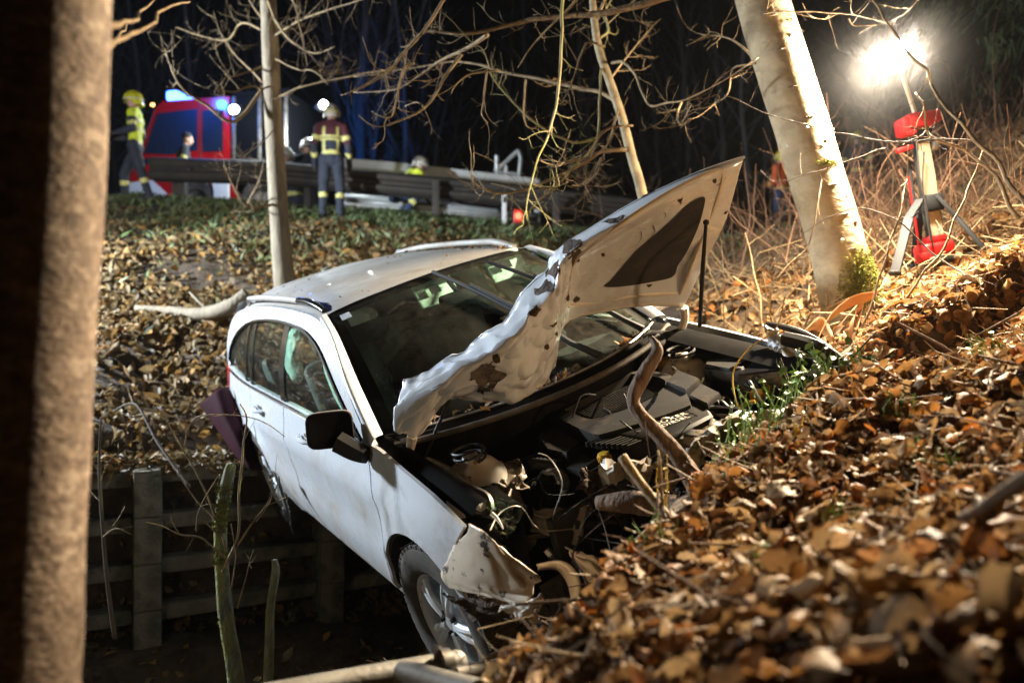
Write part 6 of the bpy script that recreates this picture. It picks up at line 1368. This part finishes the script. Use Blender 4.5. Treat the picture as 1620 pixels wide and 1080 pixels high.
def crouched():
    return dict(pelvis=(0, -.10, .40), waist=(0, .02, .52), chest=(0, .20, .72), collar=(0, .30, .84), skull=(0, .34, .90), head=(0, .40, 1.09), look=(0, .95, -.3), shl=(-.19, .27, .79), shr=(.19, .27, .79), hipl=(-.11, -.08, .38), hipr=(.11, -.08, .38), knl=(-.16, .30, .46), knr=(.18, .28, .42),
                anl=(-.15, .04, .09), anr=(.16, .02, .09), tol=(-.16, .20, .05), tor=(.18, .18, .05), ell=(-.24, .36, .56), elr=(.25, .36, .56), wrl=(-.12, .52, .42), wrr=(.14, .52, .40))
def trousers(nm, t, z):
    if nm == 'shin': return REF if .30 < t < .48 else NAVY
    return NAVY
def dress_coat(base, back=True):
    def f(nm, t, c):
        x, y, z = c
        if nm in ('shin', 'thigh'): return trousers(nm, t, z)
        if nm == 'hand': return GLV
        if nm == 'forearm': return REF if .42 < t < .68 else NAVY
        if nm == 'uparm': return REF if .50 < t < .74 else base
        if z < .965 or nm == 'pelvis' and t < .25: return NAVY
        if .985 < z < 1.055: return REF
        if y < .02 and back:
            if 1.21 < z < 1.285: return REF if not (1.24 < z < 1.255) else NAVY
            if .085 < abs(x) < .13 and 1.05 < z < 1.43: return REF
            if z > 1.285: return base
            return NAVY
        return base if z > 1.27 else NAVY
    return f
def dress_vest(col):
    def f(nm, t, c):
        x, y, z = c
        if nm in ('shin', 'thigh'): return trousers(nm, t, z)
        if nm == 'hand': return GLV
        if nm == 'forearm': return NAVY
        if nm == 'uparm': return (REF if .62 < t < .86 else NAVY) if t > .35 else col
        if z < 1.0: return NAVY if z < .95 else REF
        if 1.16 < z < 1.21 or 1.30 < z < 1.35: return REF
        return col
    return f
def dress_low(top, leg):
    def f(nm, t, c):
        if nm in ('shin', 'thigh'): return REF if nm == 'shin' and .4 < t < .6 else leg
        if nm == 'hand': return GLV
        if nm == 'forearm': return REF if .5 < t < .8 else top
        if nm == 'pelvis': return REF if t > .5 else leg
        return top
    return f
m_hel_y = mat('yellow_helmet', (.62, .58, .02), .35, coat=.3); m_hel_w = mat('cream_helmet', (.62, .55, .44), .4, coat=.3, c3=(.30, .24, .17), scale3=9, thr3=(.5, .6))
def foot(u, v_head, Y, h=1.85): 
    p = at(u, v_head, Y); return (p.x, p.y, p.z-h)
person('person in yellow vest and yellow helmet standing at the left', foot(214, 147, 13.0, 1.80), R_(100), stand(step=.16, arms='front', lean=.0, look=(-.1, 1, -.05)), dress_vest(HV), (m_hel_y, m_silver))
person('person in cream helmet and maroon striped coat seen from behind', foot(524, 165, 12.7, 1.80), R_(8), stand(step=.02, arms='down', lean=.03, look=(.35, 1, .05)), dress_coat(MAR), (m_hel_w, m_refl))
person('bareheaded person in dark jacket half hidden behind the guardrail', foot(287, 207, 14.4, 1.80), R_(-70), stand(arms='front', lean=.06, look=(0, 1, -.15)), dress_coat(NAVY), None, hair=True)
person('person with pale helmet bent low between the two tree trunks', foot(466, 238, 14.1, 1.80), R_(150), stand(arms='front', lean=.15, look=(.1, 1, -.2)), dress_coat(NAVY), (m_hel_w, m_silver))
person('person in cream helmet facing the maroon coated one', foot(484, 222, 14.3, 1.80), R_(215), stand(arms='front', lean=.04, look=(.2, 1, -.05)), dress_coat(NAVY), (m_hel_w, m_silver))
q = at(634, 345, 14.15); person('crouching person in yellow top below the pale guardrail', (q.x, q.y, q.z), R_(-60), crouched(), dress_low(HV, BLU), (m_hel_w, m_silver))
person('distant person in orange vest behind the leaning trunk', foot(1237, 238, 16.5, 1.82), R_(35), stand(arms='front', look=(0, 1, -.1)), dress_low(ORG, BLU), (m_hel_y, m_silver))
person('distant person in dark clothes under the lamp glare', foot(1357, 208, 16.5, 1.82), R_(150), stand(arms='down', look=(0, 1, 0)), dress_coat(NAVY), (m_hel_y, m_silver))
# ------------------------------------------------------------------ fire engine
m_fred = mat('fire_red', (.38, .006, .008), .3, coat=.5); m_fwhite = mat('truck_white', (.68, .70, .72), .35, coat=.3); m_tglass = mat('truck_glass', (.012, .02, .035), .06, coat=.6, spec=.8); m_shut = mat('roller_shutter', (.004, .0045, .006), .8, spec=.1, ior=1.1)
m_bglow = mat('beacon_glow', (.05, .1, .8), .3, emit=(.03, .09, 1.0), es=22); m_wglow = mat('scene_lamp_glow', (1, 1, 1), .3, emit=(.85, .96, 1.0), es=25)
tk0 = at(340, 340, 17.2); gzr = road_z(tk0.x, tk0.y)
trk = thing('fire_engine', 'red fire engine with flashing blue beacons behind the guardrail', 'fire engine', (tk0.x, tk0.y, gzr-.02), (0, 0, R_(-12))); trk.scale = (1.22, 1.04, 1.04)
# local: +x backwards along the vehicle, -y faces the viewer
PR = [(-.92, .38), (-.98, 1.0), (-.88, 1.34), (-.50, 2.28), (-.36, 2.42), (.86, 2.42), (.88, 1.0), (.88, .42)]
archp = [(.62, .42), (.60, .62), (.46, .86), (.22, .95), (-.02, .86), (-.16, .62), (-.18, .38)]
side_poly = PR+archp
for sgn, nm in ((-1, 'cab_side'), (1, 'cab_side')):
    b = MB(); n = len(side_poly); bm = bmesh.new(); vs = [bm.verts.new((x, sgn*1.12, z)) for x, z in side_poly]; f = bm.faces.new(vs); bmesh.ops.triangulate(bm, faces=[f]); bm.verts.index_update(); b.add([v.co for v in bm.verts], [[v.index for v in f.verts] for f in bm.faces]); bm.free(); b.build(nm, m_fred, trk, smooth=False)
b = MB(); b.v = [(x, y, z) for x, z in PR for y in (-1.12, 1.12)]; b.f = [(2*i, 2*i+1, 2*i+3, 2*i+2) for i in range(len(PR)-1)]; b.m = [0]*len(b.f); b.build('cab_shell', m_fred, trk, smooth=False)
def quad(name, pts, mt, parent=trk, th=.012):
    b = MB(); b.add(pts, [tuple(range(len(pts)))]); o = b.build(name, mt, parent, smooth=False); o.modifiers.new('s', 'SOLIDIFY').thickness = th; return o
quad('door_window', [(-.70, -1.13, 1.42), (-.44, -1.13, 2.18), (.30, -1.13, 2.22), (.30, -1.13, 1.42), (-.2, -1.13, 1.36)], m_tglass)
quad('rear_window', [(.40, -1.13, 1.38), (.40, -1.13, 2.18), (.76, -1.13, 2.18), (.76, -1.13, 1.38)], m_tglass)
quad('windscreen', [(-.885, -1.02, 1.40), (-.885, 1.02, 1.40), (-.55, .98, 2.22), (-.55, -.98, 2.22)], m_tglass)
b = MB()
for pts in ([(-.94, -1.126, 1.0), (-.82, -1.126, 1.36), (-.50, -1.126, 2.28)], [(.35, -1.126, .95), (.35, -1.126, 2.34)], [(-.19, -1.126, .64), (-.19, -1.126, 1.30)]): b.tube(pts, .008, seg=4)
b.build('door_seam', m_black, trk)
quad('front_bumper', [(-.96, -1.13, .30), (-.98, -1.13, .86), (-.56, -1.13, .90), (-.28, -1.13, .62), (-.24, -1.13, .30)], m_fwhite, th=.10)
quad('side_skirt', [(.62, -1.13, .40), (.62, -1.13, .60), (.56, -1.13, .92), (.88, -1.13, .92), (.88, -1.13, .40)], m_fwhite, th=.05)
b = MB(); b.box((-.98, 0, .60), (.10, 2.2, .50), None, .03); b.build('bumper_bar', m_fwhite, trk)
for y in (-.85, .85):
    b = MB(); b.box((-.99, y, .98), (.05, .30, .14), None, .02); b.build('headlight', mat('headlamp_lit', (.8, .7, .6), .3, emit=(1, .75, .55), es=5), trk)
b = MB(); b.box((-.66, -1.2, 1.22), (.26, .08, .10), Matrix.Rotation(R_(-20), 3, 'Y'), .02); b.build('corner_panel', m_tglass, trk)
for y in (-1.34, 1.34):
    b = MB(); b.box((-.80, y, 1.92), (.14, .20, .46), None, .04); b.tube([(-.55, y*.83, 2.2), (-.72, y*.95, 2.22), (-.80, y, 2.12)], .02, seg=6); b.build('wing_mirror', m_gloss, trk)
for y in (-.85, -.42, .5):
    b = MB(); b.box((-.26, y, 2.56), (.22, .34, .20), None, .05); b.build('beacon', m_bglow, trk)
b = MB(); b.box((-.20, 0, 2.43), (.34, 2.0, .04), None, .01); b.build('light_bar', m_black, trk)
b = MB(); b.box((-.62, -1.0, 2.40), (.06, .06, .06), None, .02); b.build('marker_lamp', mat('amber_glow', (.9, .4, .1), .3, emit=(1, .45, .12), es=6), trk)
def marks(x, z, n, h, parent, seed):
    b = MB(); r = np.random.default_rng(seed)
    for k in range(n):
        if r.random() < .15: continue
        w = h*.62; b.box((x+k*h*.85, -1.135, z), (w, .006, h*r.uniform(.7, 1)), None)
    return b.build('door_marking', m_print, parent, smooth=False)
marks(-.42, 1.155, 14, .042, trk, 1); marks(.02, 1.215, 9, .036, trk, 2); marks(.42, 1.19, 11, .044, trk, 3)
quad('marking_plate', [(-.26, -1.132, .93), (-.26, -1.132, 1.10), (-.06, -1.132, 1.10), (-.06, -1.132, .93)], m_fwhite, th=.006)
b = MB(); b.lathe([(0, .03), (.09, .03), (.11, 0), (0, 0)], Matrix.Translation((.34, -1.12, .95)) @ Matrix.Rotation(PI/2, 4, 'X'), 20); b.build('side_lamp', m_black, trk)
def twheel(x, y): 
    w = thing('wheel', None, None, (x, y, .44)); w.parent = trk; M = Matrix.Rotation(PI/2, 4, 'X')
    b = MB(); b.lathe([(.25, -.13), (.40, -.14), (.44, -.10), (.44, .10), (.40, .14), (.25, .13)], M, 32); b.build('tyre', m_rubber, w); b = MB(); b.lathe([(0, .08), (.10, .08), (.16, .02), (.22, .05), (.255, .13), (.255, -.1)], M, 24); b.build('rim', m_steel, w)
for x in (.22, 1.5):
    for y in (-.98, .98): twheel(x, y)
b = MB(); b.box((1.45, 0, 1.62), (1.04, 2.28, 1.58), None, .03); b.box((1.45, 0, .66), (1.02, 1.6, .4)); b.build('equipment_body', m_shut, trk)
b = MB()
for k in range(22): b.box((1.46, -1.155, .95+.062*k), (.92, .02, .05), None, .006)
b.build('shutter_slats', m_shut, trk)
for k in range(3): b = MB(); b.box((.97+.46*k, -1.16, 1.62), (.06, .03, 1.55), None, .008); b.build('shutter_post', m_steel, trk)
b = MB(); b.box((1.45, -1.12, 2.45), (1.0, .06, .08), None, .01); b.build('roof_rail', m_shut, trk)
sl = thing('scene_lamp', None, None, (1.02, -1.25, 2.12)); sl.parent = trk
b = MB(); b.lathe([(0, .03), (.075, .028), (.085, 0), (0, 0)], Matrix.Rotation(PI/2, 4, 'X'), 20); b.build('lamp_glass', m_wglow, sl); b = MB(); b.box((0, .05, 0), (.20, .09, .20), None, .02); b.build('lamp_box', m_black, sl)
# second vehicle behind with its hatch raised
van = thing('rescue_van', 'dark rescue van with its bright hatch raised behind the helmets', 'van', at(462, 330, 17.2)); L = Vector(van.location); L.z = road_z(L.x, L.y); van.location = L
P = lambda u, v, Y=16.9: at(u, v, Y)-L
b = MB(); b.box(P(440, 272, 17.4), (1.0, 1.6, 1.1), None, .12, seg=3); b.build('van_body', m_fred, van)
b = MB(); b.box(P(440, 315, 17.4), (1.0, 1.5, .4), None, .05); b.build('van_chassis', m_black, van)
quad('hatch', [P(487, 222), P(500, 168), P(511, 166), P(500, 222)], m_fwhite, van, .06)
b = MB(); b.tube([P(485, 224), P(499, 166), P(512, 164)], .03, seg=6); b.build('hatch_frame', m_black, van)
for (u, v, s) in ((512, 166, .085), (492, 225, .075)):
    b = MB(); b.lathe([(0, .03), (s*.9, .028), (s, 0), (0, 0)], Matrix.Translation(P(u, v, 15.6)) @ Matrix.Rotation(PI/2, 4, 'X'), 18); b.build('hatch_lamp', m_wglow, van)
b = MB(); b.box(P(455, 232, 16.3), (.10, .05, .62), Matrix.Rotation(R_(8), 3, 'Y'), .02); b.build('tail_lamp', mat('orange_glow', (.9, .2, .05), .3, emit=(1, .25, .06), es=5), van)
b = MB(); b.box(P(457, 205, 16.9), (.28, .3, .10), None, .03); b.build('beacon', m_bglow, van)
# ------------------------------------------------------------------ thin night mist
hz = MB(); hz.box((0, 34, 20.5), (190, 76, 49)); mh = bpy.data.materials.new('mist'); n, l = nt(mh); n.remove(n['Principled BSDF'])
v = n.new('ShaderNodeVolumePrincipled'); v.inputs['Density'].default_value = .00022; v.inputs['Color'].default_value = (.9, .93, 1, 1); v.inputs['Anisotropy'].default_value = .35
l.new(v.outputs[0], n['Material Output'].inputs['Volume'])
tag(hz.build('haze', mh, smooth=False), 'thin mist glowing around the lamps', kind='stuff')

# drifting smoke, with mist gathered on the work light to add its glare
c = at(1405, 100, 4.6); mc = MB(); mc.ellipsoid((0, 0, 0), (.85, .7, .8), 24, 14); ms = bpy.data.materials.new('glare_mist'); n, l = nt(ms); n.remove(n['Principled BSDF'])
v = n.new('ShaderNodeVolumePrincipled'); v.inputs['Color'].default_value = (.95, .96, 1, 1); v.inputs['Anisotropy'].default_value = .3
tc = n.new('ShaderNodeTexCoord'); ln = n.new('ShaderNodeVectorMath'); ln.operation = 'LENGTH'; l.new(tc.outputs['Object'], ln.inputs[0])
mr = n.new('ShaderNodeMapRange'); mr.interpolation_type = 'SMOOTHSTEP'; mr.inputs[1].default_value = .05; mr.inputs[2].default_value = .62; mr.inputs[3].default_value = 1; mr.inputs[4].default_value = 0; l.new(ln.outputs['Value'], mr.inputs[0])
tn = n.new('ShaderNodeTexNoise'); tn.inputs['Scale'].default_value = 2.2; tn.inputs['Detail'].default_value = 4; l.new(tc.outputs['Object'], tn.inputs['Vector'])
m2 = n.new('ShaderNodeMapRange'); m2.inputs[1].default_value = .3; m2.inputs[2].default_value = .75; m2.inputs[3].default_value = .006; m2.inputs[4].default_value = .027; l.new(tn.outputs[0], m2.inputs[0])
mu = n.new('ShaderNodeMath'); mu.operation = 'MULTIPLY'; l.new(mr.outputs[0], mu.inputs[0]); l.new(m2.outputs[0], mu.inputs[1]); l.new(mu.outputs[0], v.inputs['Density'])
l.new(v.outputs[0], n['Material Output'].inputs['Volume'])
o = mc.build('mist', ms); o.location = c; tag(o, 'pale mist thickened to form the glare of the work light', kind='stuff')
